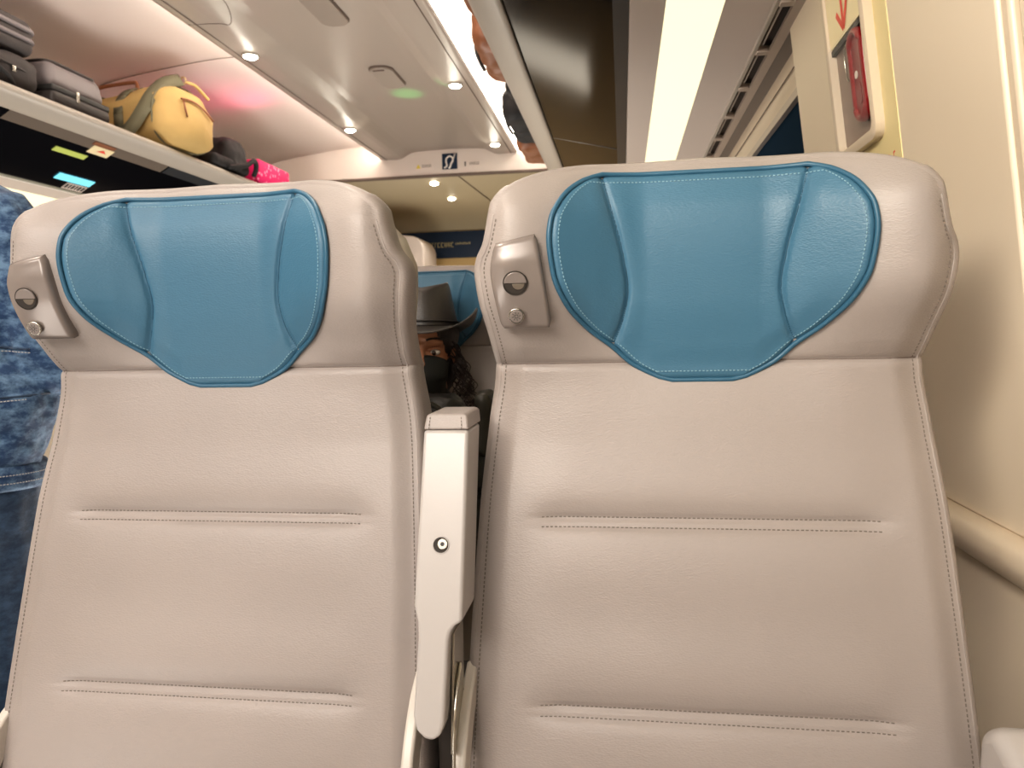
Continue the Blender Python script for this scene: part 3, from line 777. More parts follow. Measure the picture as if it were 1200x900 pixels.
# hearing loop sign + small text labels on the header
hs = thing('hearing_loop_sign', 'small dark blue square sign with a white ear symbol on the header panel', 'sign', (-1.075, YE, H+1.083))
box('sign_plate', -.049, .049, -.004, 0, -.049, .049, 'navy', hs)
bm = bmesh.new()
ear = spline([(-.036, 0, -.040), (-.018, 0, -.028), (-.022, 0, -.005), (-.020, 0, .018), (0, 0, .033), (.020, 0, .020), (.020, 0, .0), (.008, 0, -.016), (.004, 0, -.034), (-.008, 0, -.044)], 5)
add_tube(bm, [(p.x, -.005, p.z) for p in ear], .0055, n=6, up=Vector((0, 1, 0)))
add_tube(bm, [(.038, -.005, .047), (-.004, -.005, -.047)], .005, n=6, up=Vector((0, 1, 0)))
link('ear_symbol', bm, 'white', hs)
def header_label(x, lab, tri):
    t = thing('warning_label', lab, 'label', (x, YE, H+1.062))
    box('label_plate', -.055, .055, -.003, 0, -.018, .018, 'head', t)
    bm = bmesh.new(); yv = -.004
    if tri:
        a = [bm.verts.new(p) for p in ((-.050, yv, -.014), (-.020, yv, -.014), (-.035, yv, .014))]; bm.faces.new(a); link('triangle', bm, 'yel', t, smooth=False)
    else:
        add_box(bm, -.044, -.036, yv, -.003, -.014, .014); link('symbol', bm, 'ink', t, smooth=False)
    bm = bmesh.new()
    for j in range(2):
        xx = -.012
        while xx < .050: add_box(bm, xx, xx+.006, yv, -.003, .003-j*.010, .008-j*.010); xx += .009
    link('text_line', bm, 'seam', t, smooth=False)
header_label(-1.245, 'tiny white label with yellow triangle left of the ear sign', True)
header_label(-.935, 'tiny white label with black symbol right of the ear sign', False)
# right-hand reading panel seen inside the smoked glass and the display, barcode and mirrored labels on the left glass
def on_left_glass(d0, d1, y0, y1):
    def P(d): return Vector((CX-d, 0, H+lerp(d, [.818, 1.073], [.742, .597])-.0015))
    q = [P(d0), P(d1)]; return [Vector((q[0].x, y0, q[0].z)), Vector((q[0].x, y1, q[0].z)), Vector((q[1].x, y1, q[1].z)), Vector((q[1].x, y0, q[1].z))]
nl = Vector((.145, 0, -.255)).normalized()
tag(plate('seat_display', on_left_glass(1.004, 1.034, 2.60, 2.79), nl, .003, 'screen'), 'small glowing pale blue display strip under the left luggage rack', 'display')
tag(plate('green_reflection', on_left_glass(.900, .921, 2.46, 2.62), nl, .002, 'refl_green'), 'yellow-green rectangular label mirrored in the glass above the blue display', 'label')  # reflected label laid on the glass as a faintly glowing plate
bc = thing('barcode_label', 'tiny grey barcode label just below the blue display strip', 'label', (0, 0, 0))
plate('label_plate', on_left_glass(1.039, 1.070, 2.68, 2.79), nl, .002, 'panelg', bc)
bm = bmesh.new(); yb = 2.685; random.seed(5)
while yb < 2.775:
    w = random.choice((.004, .008, .012)); q = on_left_glass(1.044, 1.064, yb, yb+w); vs = [bm.verts.new(p+nl*.0025) for p in q]; bm.faces.new(vs); yb += w+.007
link('barcode', bm, 'ink', bc, smooth=False)
ra = thing('arrow_reflection', 'pale rectangular label with a small red arrow, mirrored in the glass just under the left rack rail', 'label', (0, 0, 0))  # reflected label built as plates lying on the glass
plate('label_plate', on_left_glass(.847, .884, 2.59, 2.70), nl, .002, 'sticker', ra)  # plate of the mirrored label
plate('reflection_header', on_left_glass(.830, .846, 2.575, 2.69), nl, .002, 'brown', ra)
bm = bmesh.new(); q = on_left_glass(.856, .880, 2.625, 2.675)
vs = [bm.verts.new(p+nl*.003) for p in (q[0].lerp(q[1], .5), q[1].lerp(q[2], .5), q[0].lerp(q[3], .5))]; bm.faces.new(vs)
link('red_arrow', bm, 'red', ra, smooth=False)

# ------------------------------------------------------------------ emergency release box on the right pillar
nw = Vector((-1, 0, -.118)).normalized()
def WP(y, z, h=0): return Vector((wx(z), y, H+z))+nw*h
er = thing('emergency_release', 'emergency box with red pull handle behind a clear cover, yellow bordered, on the right wall', 'emergency handle', (0, 0, 0))
plate('luminous_label', [WP(1.415, .60), WP(1.145, .60), WP(1.145, .215), WP(1.415, .215)], nw, .0012, 'yellow', er)
ya, yb, za, zb = 1.205, 1.385, .285, .595
bx = plate('recess_back', [WP(yb, zb), WP(ya, zb), WP(ya, za), WP(yb, za)], nw, .003, 'boxin', er)
bm = bmesh.new()
def ringo(e, h): return [bm.verts.new(WP(y, z, h)) for y, z in rrect(ya-e, yb+e, za-e, zb+e, .012+max(0, e), 5)]
A = ringo(.010, .0); Bq = ringo(.009, .014); Cc = ringo(.002, .017); D = ringo(-.006, .015); E_ = ringo(-.008, .002)
for P, Q in ((A, Bq), (Bq, Cc), (Cc, D), (D, E_)):
    n = len(P)
    for i in range(n): bm.faces.new((P[i], P[(i+1) % n], Q[(i+1) % n], Q[i]))
bmesh.ops.recalc_face_normals(bm, faces=bm.faces)
link('box_frame', bm, 'trim', er, angle=50)
st = plate('arrow_sticker', [WP(y, z, .009) for y, z in rrect(ya+.008, yb-.008, .461, zb-.004, .008, 4)], nw, .002, 'sticker', er)
bm = bmesh.new(); h = .0118
def quad(a, b, w):
    a = Vector(a); b = Vector(b); t = (b-a).normalized(); s = Vector((-t.y, t.x))
    bm.faces.new([bm.verts.new(WP(p.x, p.y, h)) for p in (a+s*w, a-s*w, b-s*w, b+s*w)])
quad((1.297, .570), (1.297, .474), .0050); quad((1.297, .470), (1.326, .502), .0050); quad((1.297, .470), (1.270, .506), .0050)
link('red_arrow', bm, 'red', st, smooth=False)
plate('dark_edge', [WP(ya+.006, .460, .004), WP(yb-.006, .460, .004), WP(yb-.006, .452, .004), WP(ya+.006, .452, .004)], nw, .006, 'ink', er)
bm = bmesh.new()
hpts = [(y, z) for y, z in rrect(1.226, 1.278, .318, .446, .025, 8)]
add_tube(bm, [WP(y, z, .010) for y, z in hpts], .0085, n=10, closed=True, flat=.8)
rh = link('pull_handle', bm, 'redh', er)
plate('handle_web', [WP(y, z, .004) for y, z in rrect(1.224, 1.280, .320, .446, .025, 6)], nw, .009, 'redh', er)
plate('handle_slot', [WP(y, z, .0135) for y, z in rrect(1.240, 1.264, .338, .372, .011, 5)], nw, .0006, 'redh', rh)
plate('handle_hole', [WP(1.256+.007*math.cos(t), .384+.006*math.sin(t), .0135) for t in [2*PI*k/16 for k in range(16)]], nw, .0006, 'white', rh)
tube('pull_ring', [WP(1.297+.012*math.cos(2*PI*k/24), .415+.028*math.sin(2*PI*k/24), .012) for k in range(24)], .0012, 'chrome', er, closed=True, n=6)
plate('clear_cover', [WP(yb-.006, .456, .0185), WP(ya+.006, .456, .0185), WP(ya+.006, za+.006, .0185), WP(yb-.006, za+.006, .0185)], nw, .0012, 'clear', er)
# last letters of the red wording that shows above the seat
bm = bmesh.new(); h = .0016
for y, k in ((1.196, 'a'), (1.178, 'r')):
    quad((y-.004, .234), (y-.004, .246), .0012)
    if k == 'a': quad((y-.004, .245), (y+.004, .245), .0012); quad((y-.004, .240), (y+.004, .240), .0012); quad((y-.004, .235), (y+.004, .235), .0012); quad((y+.004, .240), (y+.004, .234), .0012)
    else: quad((y-.004, .245), (y-.010, .246), .0012)
link('red_lettering', bm, 'red', er, smooth=False)

# ================================================================== LUGGAGE
def soft_box(name, x0, x1, y0, y1, z0, z1, m, parent=None, r=.04, noise=0, ns=.1, voxel=.012, taper=0):
    bm = bmesh.new(); add_box(bm, x0+r, x1-r, y0+r, y1-r, z0+r, z1-r)
    for v in bm.verts:
        if taper and v.co.z > (z0+z1)/2: v.co.x += (-.5*(x0+x1)+v.co.x)*-taper; v.co.y += (v.co.y-(y0+y1)/2)*-taper
    bmesh.ops.bevel(bm, geom=bm.edges[:], offset=min(r*.4, (z1-z0)/2-r-.001) if (z1-z0)/2-r > .003 else .001, segments=2, affect='EDGES')
    bmesh.ops.recalc_face_normals(bm, faces=bm.faces)
    me = bpy.data.meshes.new('t'); bm.to_mesh(me); bm.free()
    bm = bmesh.new(); bm.from_mesh(me); bpy.data.meshes.remove(me)
    cs = [(x, y, z) for x in (x0+r, x1-r) for y in (y0+r, y1-r) for z in (z0+r, z1-r)]
    cs = [(x-((x-(x0+x1)/2)*taper if z > (z0+z1)/2 else 0), y-((y-(y0+y1)/2)*taper if z > (z0+z1)/2 else 0), z) for x, y, z in cs]
    for i in range(8):
        for j in range(i+1, 8):
            d = sum(1 for k in range(3) if abs((i >> (2-k)) % 2-(j >> (2-k)) % 2))
            if d == 1: add_cone(bm, cs[i], cs[j], r, r)
    # slabs so that the faces are filled out to the radius
    lo, hi = cs[0], cs[7]
    def hull(e):
        q = bmesh.new(); vs = []
        for c in cs:
            sx = 1 if c[0] > (x0+x1)/2 else -1; sy = 1 if c[1] > (y0+y1)/2 else -1; sz = 1 if c[2] > (z0+z1)/2 else -1
            for dx, dy, dz in ((r, 0, 0), (0, r, 0), (0, 0, r)): vs.append(q.verts.new((c[0]+sx*dx, c[1]+sy*dy, c[2]+sz*dz)))
        bmesh.ops.convex_hull(q, input=q.verts[:]); m_ = bpy.data.meshes.new('q'); q.to_mesh(m_); q.free(); return m_
    mq = hull(0); bm.from_mesh(mq); bpy.data.meshes.remove(mq)
    b2 = remesh(bm, voxel, 3, noise, ns)
    return link(name, b2, m, parent)
RZ = H+.790
# lying grey suitcase
sc1 = thing('suitcase', 'flat grey hard suitcase with dark rims lying on the left rack against the tan duffel', 'suitcase', (-2.09, 2.43, RZ-.002))
bm = bmesh.new(); vs = add_box(bm, -.255, .235, -.135, .140, .055, .150)
for v in vs:
    if v.co.z > .1: v.co.x *= .93; v.co.y *= .95
o = link('upper_shell', bm, 'case', sc1); bevel(o, .030, 6)
bm = bmesh.new(); add_box(bm, -.262, .242, -.140, .145, .0, .046); o = link('lower_shell', bm, 'case_d', sc1); bevel(o, .015, 4)
box('zip_band', -.260, .240, -.138, .143, .042, .062, 'ink', sc1, bv=.004)
tube('top_rim', [(x, y, .146) for x, y in rrect(-.228, .210, -.118, .123, .035)], .006, 'case_d', sc1, closed=True)
box('latch', .238, .245, -.03, -.018, .028, .066, 'chrome', sc1, bv=.002)
# dark soft bag with grey case on top, nearer
b1 = thing('travel_bag', 'dark grey soft travel bag with zip on the left rack, underneath the ridged case', 'bag', (-2.02, 2.02, RZ+.001))
ob = soft_box('bag_body', -.19, .17, -.24, .235, 0, .11, 'greyf', b1, r=.035, noise=.02, ns=.08)
tube('zip', spline([(.172, -.22, .055), (.176, 0, .062), (.17, .15, .058), (.14, .232, .05)], 6), .003, 'case_d', b1)
box('zip_pull', .172, .180, .10, .112, .040, .058, 'chrome', b1, bv=.001)
tube('carry_strap', spline([(.165, -.1, .02), (.195, -.02, .035), (.19, .06, .02), (.16, .12, .01)], 6), .007, 'dark', b1)
b2 = thing('cabin_case', 'ridged dark grey case stacked on top of the soft bag at the far left', 'suitcase', (-2.01, 2.025, RZ+.116))
box('case_body', -.16, .155, -.24, .215, 0, .115, 'greyf', b2, bv=.03, seg=6)
tube('upper_rib', [(x, y, .078) for x, y in rrect(-.163, .158, -.243, .218, .04)], .008, 'case', b2, closed=True)
tube('lower_rib', [(x, y, .046) for x, y in rrect(-.163, .158, -.243, .218, .04)], .007, 'case', b2, closed=True)
# tan duffel lying across the rack, round end towards the aisle
df = thing('duffel_bag', 'tan canvas duffel bag with olive straps and brown handles on the left rack', 'bag', (-1.835, 3.02, RZ), rz=-.16)
def duf_sec(x):   # half width / height of the section along the bag (local -x goes to the wall)
    t = lerp(x, [-.58, -.55, -.48, -.30, -.08, .0, .035, .06], [.25, .72, .93, .97, 1., .96, .84, .35]); return t
bm = bmesh.new(); rings = []; random.seed(11); NS = 40; XS = [-.58+.64*k/34 for k in range(35)]
for x in XS:
    s = duf_sec(x); ring = []
    for k in range(NS):
        a = 2*PI*k/NS; c, s_ = math.cos(a), math.sin(a)
        hw = .175; hh = .132
        yy = hw*s*math.copysign(abs(c)**.85, c); zz = hh+hh*s*math.copysign(abs(s_)**(.55 if s_ < 0 else 1.05), s_)*(1.06 if s_ > 0 else 1)
        w = .006*math.sin(7*a+9*x)+.005*math.sin(23*x+3*a)
        if s_ > .5 and -.5 < x < -.1: zz -= .015*math.sin((x+.5)/.4*PI)
        ring.append(bm.verts.new((x+(.035*(s_ < 0)*-s_ if x > 0 else 0), yy+w, max(.002, zz+w*.6))))
    rings.append(ring)
for i in range(len(rings)-1):
    for k in range(NS): bm.faces.new((rings[i][k], rings[i][(k+1) % NS], rings[i+1][(k+1) % NS], rings[i+1][k]))
bm.faces.new(rings[0][::-1]); bm.faces.new(rings[-1]); bmesh.ops.recalc_face_normals(bm, faces=bm.faces)
link('bag_body', bm, 'duf', df)
def dring(x, grow=1.02, a0=0, a1=2*PI, n=40):
    s = duf_sec(x)*grow; out = []
    for k in range(n+1):
        a = a0+(a1-a0)*k/n; c, s_ = math.cos(a), math.sin(a)
        out.append(Vector((x, .175*s*math.copysign(abs(c)**.85, c), max(.003, .132+.132*s*math.copysign(abs(s_)**(.55 if s_ < 0 else 1.05), s_)*(1.06 if s_ > 0 else 1)))))
    return out
tube('end_seam', dring(-.005, 1.02)[:-1], .004, 'olive', df, closed=True, n=6)
for x in (-.17, -.42):
    bm = bmesh.new(); pts = dring(x, 1.025)
    for i in range(40):
        a, b = pts[i], pts[(i+1) % 40]; q = [bm.verts.new(p+Vector((dx, 0, 0))) for p, dx in ((a, -.022), (b, -.022), (b, .022), (a, .022))]; bm.faces.new(q)
    o = link('webbing_band', bm, 'olive', df); s = o.modifiers.new('s', 'SOLIDIFY'); s.thickness = .005
for sy in (-1, 1):
    pts = spline([(-.15, sy*.085, .225), (-.16, sy*.075, .275), (-.19, sy*.07, .290), (-.34, sy*.07, .290), (-.39, sy*.075, .275), (-.42, sy*.085, .225)], 7)
    tube('carry_handle', pts, .008, 'brown', df)
# wide shoulder strap from the top ring down the near side
def ribbon(name, path, wdir, w, m, par, th=.004):
    bm = bmesh.new(); pv = None
    for p, d in zip(path, wdir):
        r = [bm.verts.new(p-d*w), bm.verts.new(p+d*w)]
        if pv: bm.faces.new((pv[0], pv[1], r[1], r[0]))
        pv = r
    o = link(name, bm, m, par); s = o.modifiers.new('s', 'SOLIDIFY'); s.thickness = th; return o
pth = spline([(.02, -.02, .292), (-.005, -.09, .262), (-.02, -.150, .200), (-.03, -.195, .125), (-.07, -.215, .06), (-.15, -.215, .022), (-.25, -.20, .012)], 6)
wd = []
for i_ in range(len(pth)):
    tt = (pth[min(i_+1, len(pth)-1)]-pth[max(0, i_-1)]).normalized(); wd.append(tt.cross(Vector((.45, -.9, .05))).normalized())
ribbon('shoulder_strap', pth, wd, .026, 'olive', df)
tube('strap_ring', [Vector((.02+.014*math.cos(t), -.01, .292+.014*math.sin(t))) for t in [2*PI*k/16 for k in range(16)]], .0035, 'brass', df, closed=True)
tube('top_tab', spline([(.02, 0, .288), (.035, .04, .285), (.03, .09, .27), (.04, .12, .245)], 5), .007, 'duf', df)
bm = bmesh.new(); zp = []
for k in range(15):
    t = k/14; yy = -.075+.19*t; zz = .195-.045*t**2+.012*math.sin(PI*t); zp.append(Vector((.062, yy, zz)))
tube('pocket_zip', zp, .0045, 'brown', df)
tube('zip_pull', [(.068, -.070, .190), (.070, -.062, .15), (.070, -.055, .125)], .004, 'brown', df)
# black bag beyond the duffel
bb_ = thing('backpack', 'small black bag squeezed between the tan duffel and the pink bag', 'bag', (-1.92, 3.49, RZ+.001))
soft_box('bag_body', -.15, .10, -.10, .10, 0, .17, 'dark', bb_, r=.035, noise=.03, ns=.06, taper=.25)
tube('strap', spline([(.10, -.14, .008), (.125, -.02, .035), (.13, .06, .075), (.12, .10, .05), (.11, .09, .008)], 6), .012, 'dark', bb_)
soft_box('side_pouch', .00, .105, -.26, -.07, .001, .055, 'dark', bb_, r=.02, noise=.01, voxel=.008)
pk = thing('gift_bag', 'hot pink patterned bag at the far end of the left rack', 'bag', (-1.95, 3.85, RZ))
box('bag_body', -.20, .13, -.19, .17, 0, .115, 'pink', pk, bv=.012)
box('white_card', -.12, .09, .05, .168, .1152, .119, 'white', pk, bv=.001)
# right rack: bags peeping over the rail
def edge_bag(name, lab, x0, y0, y1, z1, m, parts):
    t = thing(name, lab, 'bag', (-.15, (y0+y1)/2, RZ), None)
    L = (y1-y0)/2
    soft_box('bag_body', x0+.15, .18, -L, L, 0, z1, m, t, r=min(.04, L*.45, z1*.4), noise=.02, ns=.07, voxel=.009)
    if parts: tube('strap', spline([(x0+.16, -L*.6, z1*.7), (x0+.145, -L*.2, z1*.3), (x0+.15, L*.4, .02)], 6), .006, 'ink', t)
    return t
edge_bag('leather_bag', 'brown leather bag overhead at the top edge above the right rail', -.384, 1.55, 1.97, .10, 'brown', False)
edge_bag('leather_bag', 'brown leather bag hanging over the right rail, above the brightest stretch', -.415, 2.12, 2.46, .13, 'brown', True)
edge_bag('small_pouch', 'tiny black pouch peeping over the right rail between brown and black bags', -.380, 2.52, 2.63, .06, 'dark', False)
edge_bag('backpack', 'black bag leaning out over the right rail', -.440, 2.82, 3.26, .12, 'dark', True)
edge_bag('leather_bag', 'brown bag at the far end of the right rack beyond the black bag', -.452, 3.30, 3.66, .10, 'brown', False)

# ================================================================== PEOPLE
def hand(bm, wrist, d, side, up, curl=.6, s=1.):
    """palm and five unequal bent fingers; d = pointing direction, side = towards thumb, up = back of hand"""
    wrist = Vector(wrist); d = Vector(d).normalized(); side = Vector(side).normalized(); up = Vector(up).normalized()
    for k in range(4):
        o = side*(.030-.020*k)*s; add_cone(bm, wrist+o*.6+d*.01, wrist+o+d*.085*s, .014*s, .0125*s)
    for k, L in enumerate((.070, .078, .073, .058)):
        p = wrist+side*(.031-.0215*k)*s+d*.088*s; a = .25*curl
        for j, f in enumerate((.45, .32, .26)):
            q = p+(d*math.cos(a)-up*math.sin(a))*L*f*s; add_cone(bm, p, q, (.0085-.001*j)*s, (.0078-.001*j)*s, n=8); p = q; a += .75*curl
    p = wrist+side*.03*s+d*.025*s
    for j, (L, w) in enumerate(((.038, .012), (.030, .0098), (.024, .0085))):
        q = p+(side*(.75-.25*j)+d*(.6+.2*j)-up*.25).normalized()*L*s; add_cone(bm, p, q, w*s, w*.85*s, n=8); p = q
def limbs(bm, chain):
    for (a, ra), (b, rb) in zip(chain[:-1], chain[1:]): add_cone(bm, a, b, ra, rb, n=14)
def head_bm(bm, c, rot, s=1.):
    """skull, jaw, brow, nose, lips, ears; +y of rot is BACK, face looks along -y"""
    def T(p): return Vector(c)+rot @ (Vector(p)*s)
    add_ell(bm, T((0, .015, .035)), (.074*s, .092*s, .088*s), rot)
    add_ell(bm, T((0, -.018, -.025)), (.058*s, .066*s, .078*s), rot)
    add_ell(bm, T((0, -.040, -.082)), (.030*s, .028*s, .022*s), rot)
    for q in (-1, 1):
        add_ell(bm, T((q*.034, -.052, -.022)), (.022*s, .020*s, .018*s), rot)
        add_cone(bm, T((q*.012, -.078, .030)), T((q*.045, -.064, .030)), .009*s, .008*s, n=8)
        add_ell(bm, T((q*.076, .012, -.005)), (.007*s, .016*s, .028*s), rot)
    add_cone(bm, T((0, -.080, .020)), T((0, -.100, -.018)), .007*s, .012*s, n=8)
    for q in (-1, 1): add_ell(bm, T((q*.011, -.090, -.022)), (.009*s, .010*s, .008*s), rot)
    add_cone(bm, T((-.016, -.080, -.047)), T((.016, -.080, -.047)), .007*s, .007*s, n=8)
    add_cone(bm, T((-.013, -.079, -.058)), T((.013, -.079, -.058)), .008*s, .008*s, n=8)
    return T
def face_parts(T, s, rot, parent, hairm='hairb'):
    for q in (-1, 1):
        bm = bmesh.new(); add_ell(bm, T((q*.031, -.064, .008)), (.0130*s, .012*s, .0076*s), rot, 16); e = link('eyeball', bm, 'eye', parent)
        bm = bmesh.new(); add_ell(bm, T((q*.029, -.0745, .007)), (.0056*s, .003*s, .0056*s), rot, 12); link('iris', bm, 'iris', e)
        bm = bmesh.new(); add_tube(bm, [T((q*(.016+.030*k/6), -.0785+.010*(k/6)**2, .0135+.005*math.sin(PI*k/6))) for k in range(7)], .0028*s, n=6); link('upper_eyelid', bm, 'skin', parent)
        bm = bmesh.new(); add_tube(bm, [T((q*(.012+.038*k/6), -.089+.016*(k/6)**2, .036+.006*math.sin(PI*(k+1)/8))) for k in range(7)], .0030*s, n=6); link('eyebrow', bm, hairm, parent)

# --- person in denim standing in the aisle, back to us
P1 = Vector((-1.375, 1.33, 0))
def p1(x, y, z): return P1+Vector((x, y, z))
pp = thing('person', 'person in washed blue denim jacket and dark jeans standing in the aisle at left', 'person', P1)
I3 = Matrix.Identity(3)
bm = bmesh.new()
def q1(x, y, z): return Vector((x, y, z))
hrot = Matrix.Rotation(PI, 3, 'Z')
T1 = head_bm(bm, q1(-.02, .03, 1.60), hrot)
limbs(bm, [(q1(-.01, .01, 1.40), .055), (q1(-.015, .02, 1.52), .050)])
limbs(bm, [(q1(0, 0, .93), .13), (q1(0, 0, 1.12), .125), (q1(0, .0, 1.30), .13)])
add_cone(bm, q1(-.13, 0, 1.36), q1(.13, 0, 1.36), .065, .065)
for s in (-1, 1):
    limbs(bm, [(q1(s*.085, 0, .92), .095), (q1(s*.095, .01, .50), .058), (q1(s*.10, .0, .30), .055), (q1(s*.10, -.01, .08), .036)])
    add_cone(bm, q1(s*.10, -.02, .04), q1(s*.115, .16, .03), .036, .030)
    el = q1(s*.235, -.01 if s < 0 else .05, 1.08); wr = q1(s*.09, .27, 1.02) if s > 0 else q1(s*.24, .12, .86)
    limbs(bm, [(q1(s*.155, 0, 1.34), .048), (el, .038), (wr, .028)])
    hand(bm, wr, (wr-el), (-s*.9, .1, .3), (s*.4, -.3, .8), curl=.6)
body = link('body', remesh(bm, .006, 4), 'skin', pp)
face_parts(T1, 1., hrot, body)
bm = bmesh.new(); add_ell(bm, T1((0, .022, .045)), (.088, .104, .095)); add_ell(bm, T1((0, .06, -.03)), (.075, .06, .09))
link('hair', remesh(bm, .008, 3, .01, .03), 'hairb', body)
# jacket: bloused body over a hem band, set-in sleeves, collar
bm = bmesh.new()
add_ell(bm, q1(-.01, 0, 1.05), (.215, .155, .20)); add_ell(bm, q1(0, 0, 1.22), (.210, .165, .19)); add_cone(bm, q1(-.10, -.02, 1.33), q1(.10, -.02, 1.33), .110, .110)
add_ell(bm, q1(-.005, 0, .93), (.222, .155, .125)); add_ell(bm, q1(.02, 0, 1.0), (.225, .150, .14))
add_cone(bm, q1(-.14, 0, 1.345), q1(.135, 0, 1.345), .095, .092)
limbs(bm, [(q1(0, 0, 1.38), .085), (q1(0, 0, 1.425), .075)])
for s in (-1, 1):
    el = q1(s*.235, -.01 if s < 0 else .05, 1.08); wr = q1(s*.09, .27, 1.02) if s > 0 else q1(s*.24, .12, .86)
    d = (wr-el); limbs(bm, [(q1(s*.155, 0, 1.335), .090), (q1(s*.205, .02, 1.20), .076), (el, .068), (el+d*.85, .052)])
jk = link('denim_jacket', remesh(bm, .008, 4, .024, .055), 'jacket', body)
from mathutils.bvhtree import BVHTree
b_ = bmesh.new(); b_.from_mesh(jk.data); tree = BVHTree.FromBMesh(b_); b_.free()
def on_jacket(xs, zf, y0=-1.):
    out = []
    for x in xs:
        h = tree.ray_cast(Vector((x, y0, zf(x))), Vector((0, 1, 0)))
        if h[0]: out.append(h[0]+Vector((0, -.002, 0)))
    return out
XX = [-.2+.44*k/70 for k in range(71)]
for zf in (lambda x: 1.13-.10*x, lambda x: 1.005+.05*x):
    p_ = on_jacket(XX, zf)
    if len(p_) > 3: tube('back_seam', p_, .0022, 'jeans', jk, n=5)
    bm = bmesh.new(); p_ = on_jacket(XX, lambda x: zf(x)-.007)
    stitch_bm(bm, p_, gap=.006, ln=.004, r=.0009); link('seam_stitching', bm, 'dthread', jk)

bm = bmesh.new(); N = 56
def hemring(z, e, n=N): return [Vector(((.188+e)*math.cos(2*PI*k/n)-.005, (.140+e)*math.sin(2*PI*k/n), z+.008*math.cos(2*PI*k/n+2.4))) for k in range(n)]
R_ = [[bm.verts.new(p) for p in hemring(z, e)] for z, e in ((.836, .008), (.834, .016), (.842, .021), (.872, .021), (.882, .016), (.890, .0))]
for A, Bq in zip(R_[:-1], R_[1:]):
    for k in range(N): bm.faces.new((A[k], A[(k+1) % N], Bq[(k+1) % N], Bq[k]))
link('jacket_hem', bm, 'jacket', body)
bm = bmesh.new()
for z in (.850, .866):
    r = [Vector((p.x, p.y, p.z)) for p in hemring(z, .0225)]; stitch_bm(bm, r+r[:1], nrm=lambda p: Vector((p.x, p.y, 0)).normalized(), gap=.006, ln=.004, r=.0009)
link('hem_stitching', bm, 'dthread', body)
bm = bmesh.new()
add_ell(bm, q1(0, 0, .84), (.182, .140, .14))
for s in (-1, 1): limbs(bm, [(q1(s*.088, 0, .84), .105), (q1(s*.096, .01, .48), .078), (q1(s*.10, 0, .10), .062)])
link('jeans', remesh(bm, .008, 4, .012, .07), 'jeans', body)
bm = bmesh.new()
for dz_ in (0, .008):
    stitch_bm(bm, [(.183*math.cos(t), .141*math.sin(t), .800+dz_) for t in [-1.5+2*k/30 for k in range(31)]], nrm=lambda p: Vector((p.x, p.y, 0)).normalized(), gap=.006, ln=.004, r=.0009)
link('pocket_stitching', bm, 'dthread', body)
for s in (-1, 1):
    bm = bmesh.new(); add_cone(bm, q1(s*.10, -.03, .048), q1(s*.115, .17, .042), .046, .040); add_box(bm, s*.107-.042, s*.107+.042, -.07, .20, .0, .022)
    link('shoe', remesh(bm, .006, 3), 'shoe', body)

# --- person in black with a cowboy hat, seated in the row behind
HC = Vector((-.474, 1.75, H-.048))
pq = thing('person', 'seated person in black cowboy hat and black face mask with long curly hair', 'person', (HC.x, 2.0, 0))
org = Vector((HC.x, 2.0, 0))
def q2(x, y, z): return Vector((x, y-.06, z+(.07 if .5 < z < .7 and y > 1.5 else .02 if z > .7 else 0)))-org
rot2 = (Matrix.Rotation(math.radians(12), 3, 'Z') @ Matrix.Rotation(math.radians(4), 3, 'X'))
bm = bmesh.new(); T2 = head_bm(bm, HC-org, rot2, .98)
hx = HC.x
limbs(bm, [(q2(hx, 1.86, .80), .060), (q2(hx, 1.82, 1.00), .050)])
limbs(bm, [(q2(hx, 1.72, .54), .13), (q2(hx, 1.80, .66), .12), (q2(hx, 1.84, .80), .12)])
add_cone(bm, q2(hx-.13, 1.85, .84), q2(hx+.13, 1.85, .84), .06, .06)
for s in (-1, 1):
    limbs(bm, [(q2(hx+s*.09, 1.70, .58), .085), (q2(hx+s*.10, 1.33, .575), .062), (q2(hx+s*.10, 1.28, .50), .060), (q2(hx+s*.10, 1.30, .09), .038)])
    add_cone(bm, q2(hx+s*.10, 1.32, .045), q2(hx+s*.10, 1.17, .035), .036, .03)
    el = q2(hx+s*.20, 1.74, .66); wr = q2(hx+s*.11, 1.56, .62)
    limbs(bm, [(q2(hx+s*.165, 1.85, .83), .048), (el, .040), (wr, .027)])
    hand(bm, wr, (-s*.5, -.8, -.05), (-s*.6, .1, .6), (0, -.3, 1), curl=.8)
body2 = link('body', remesh(bm, .005, 3), 'skin', pq)
face_parts(T2, .98, rot2, body2)
# mask: shell over nose, mouth and chin
bm = bmesh.new(); rows = []
for j in range(15):
    v = j/14; row = []
    for i in range(21):
        a = (-1+2*i/20)*1.25; zc = -.007-.108*v
        rr_ = herm(v, [0, .3, .6, 1], [.098, .124, .112, .076]); e = herm(abs(a), [0, .5, 1.25], [1, .95, .80])
        zc2 = zc-(.012*(1-math.cos(a))*(1 if v < .5 else -2.2))
        if v < .12: zc2 += .012*math.cos(a*1.8)
        row.append(bm.verts.new(T2((.083*math.sin(a)*e*(1-.18*v), .005-rr_*math.cos(a), zc2))))
    rows.append(row)
for j in range(14):
    for i in range(20): bm.faces.new((rows[j][i], rows[j+1][i], rows[j+1][i+1], rows[j][i+1]))
mk = link('face_mask', bm, 'mask', body2); s_ = mk.modifiers.new('s', 'SOLIDIFY'); s_.thickness = .004
for s in (-1, 1):
    for zz in (-.005, -.07): tube('ear_loop', spline([T2((s*.066, -.02, zz)), T2((s*.078, -.004, (zz-.01)/2-.005)), T2((s*.082, .016, .0))], 5), .0016, 'mask', mk, n=6)
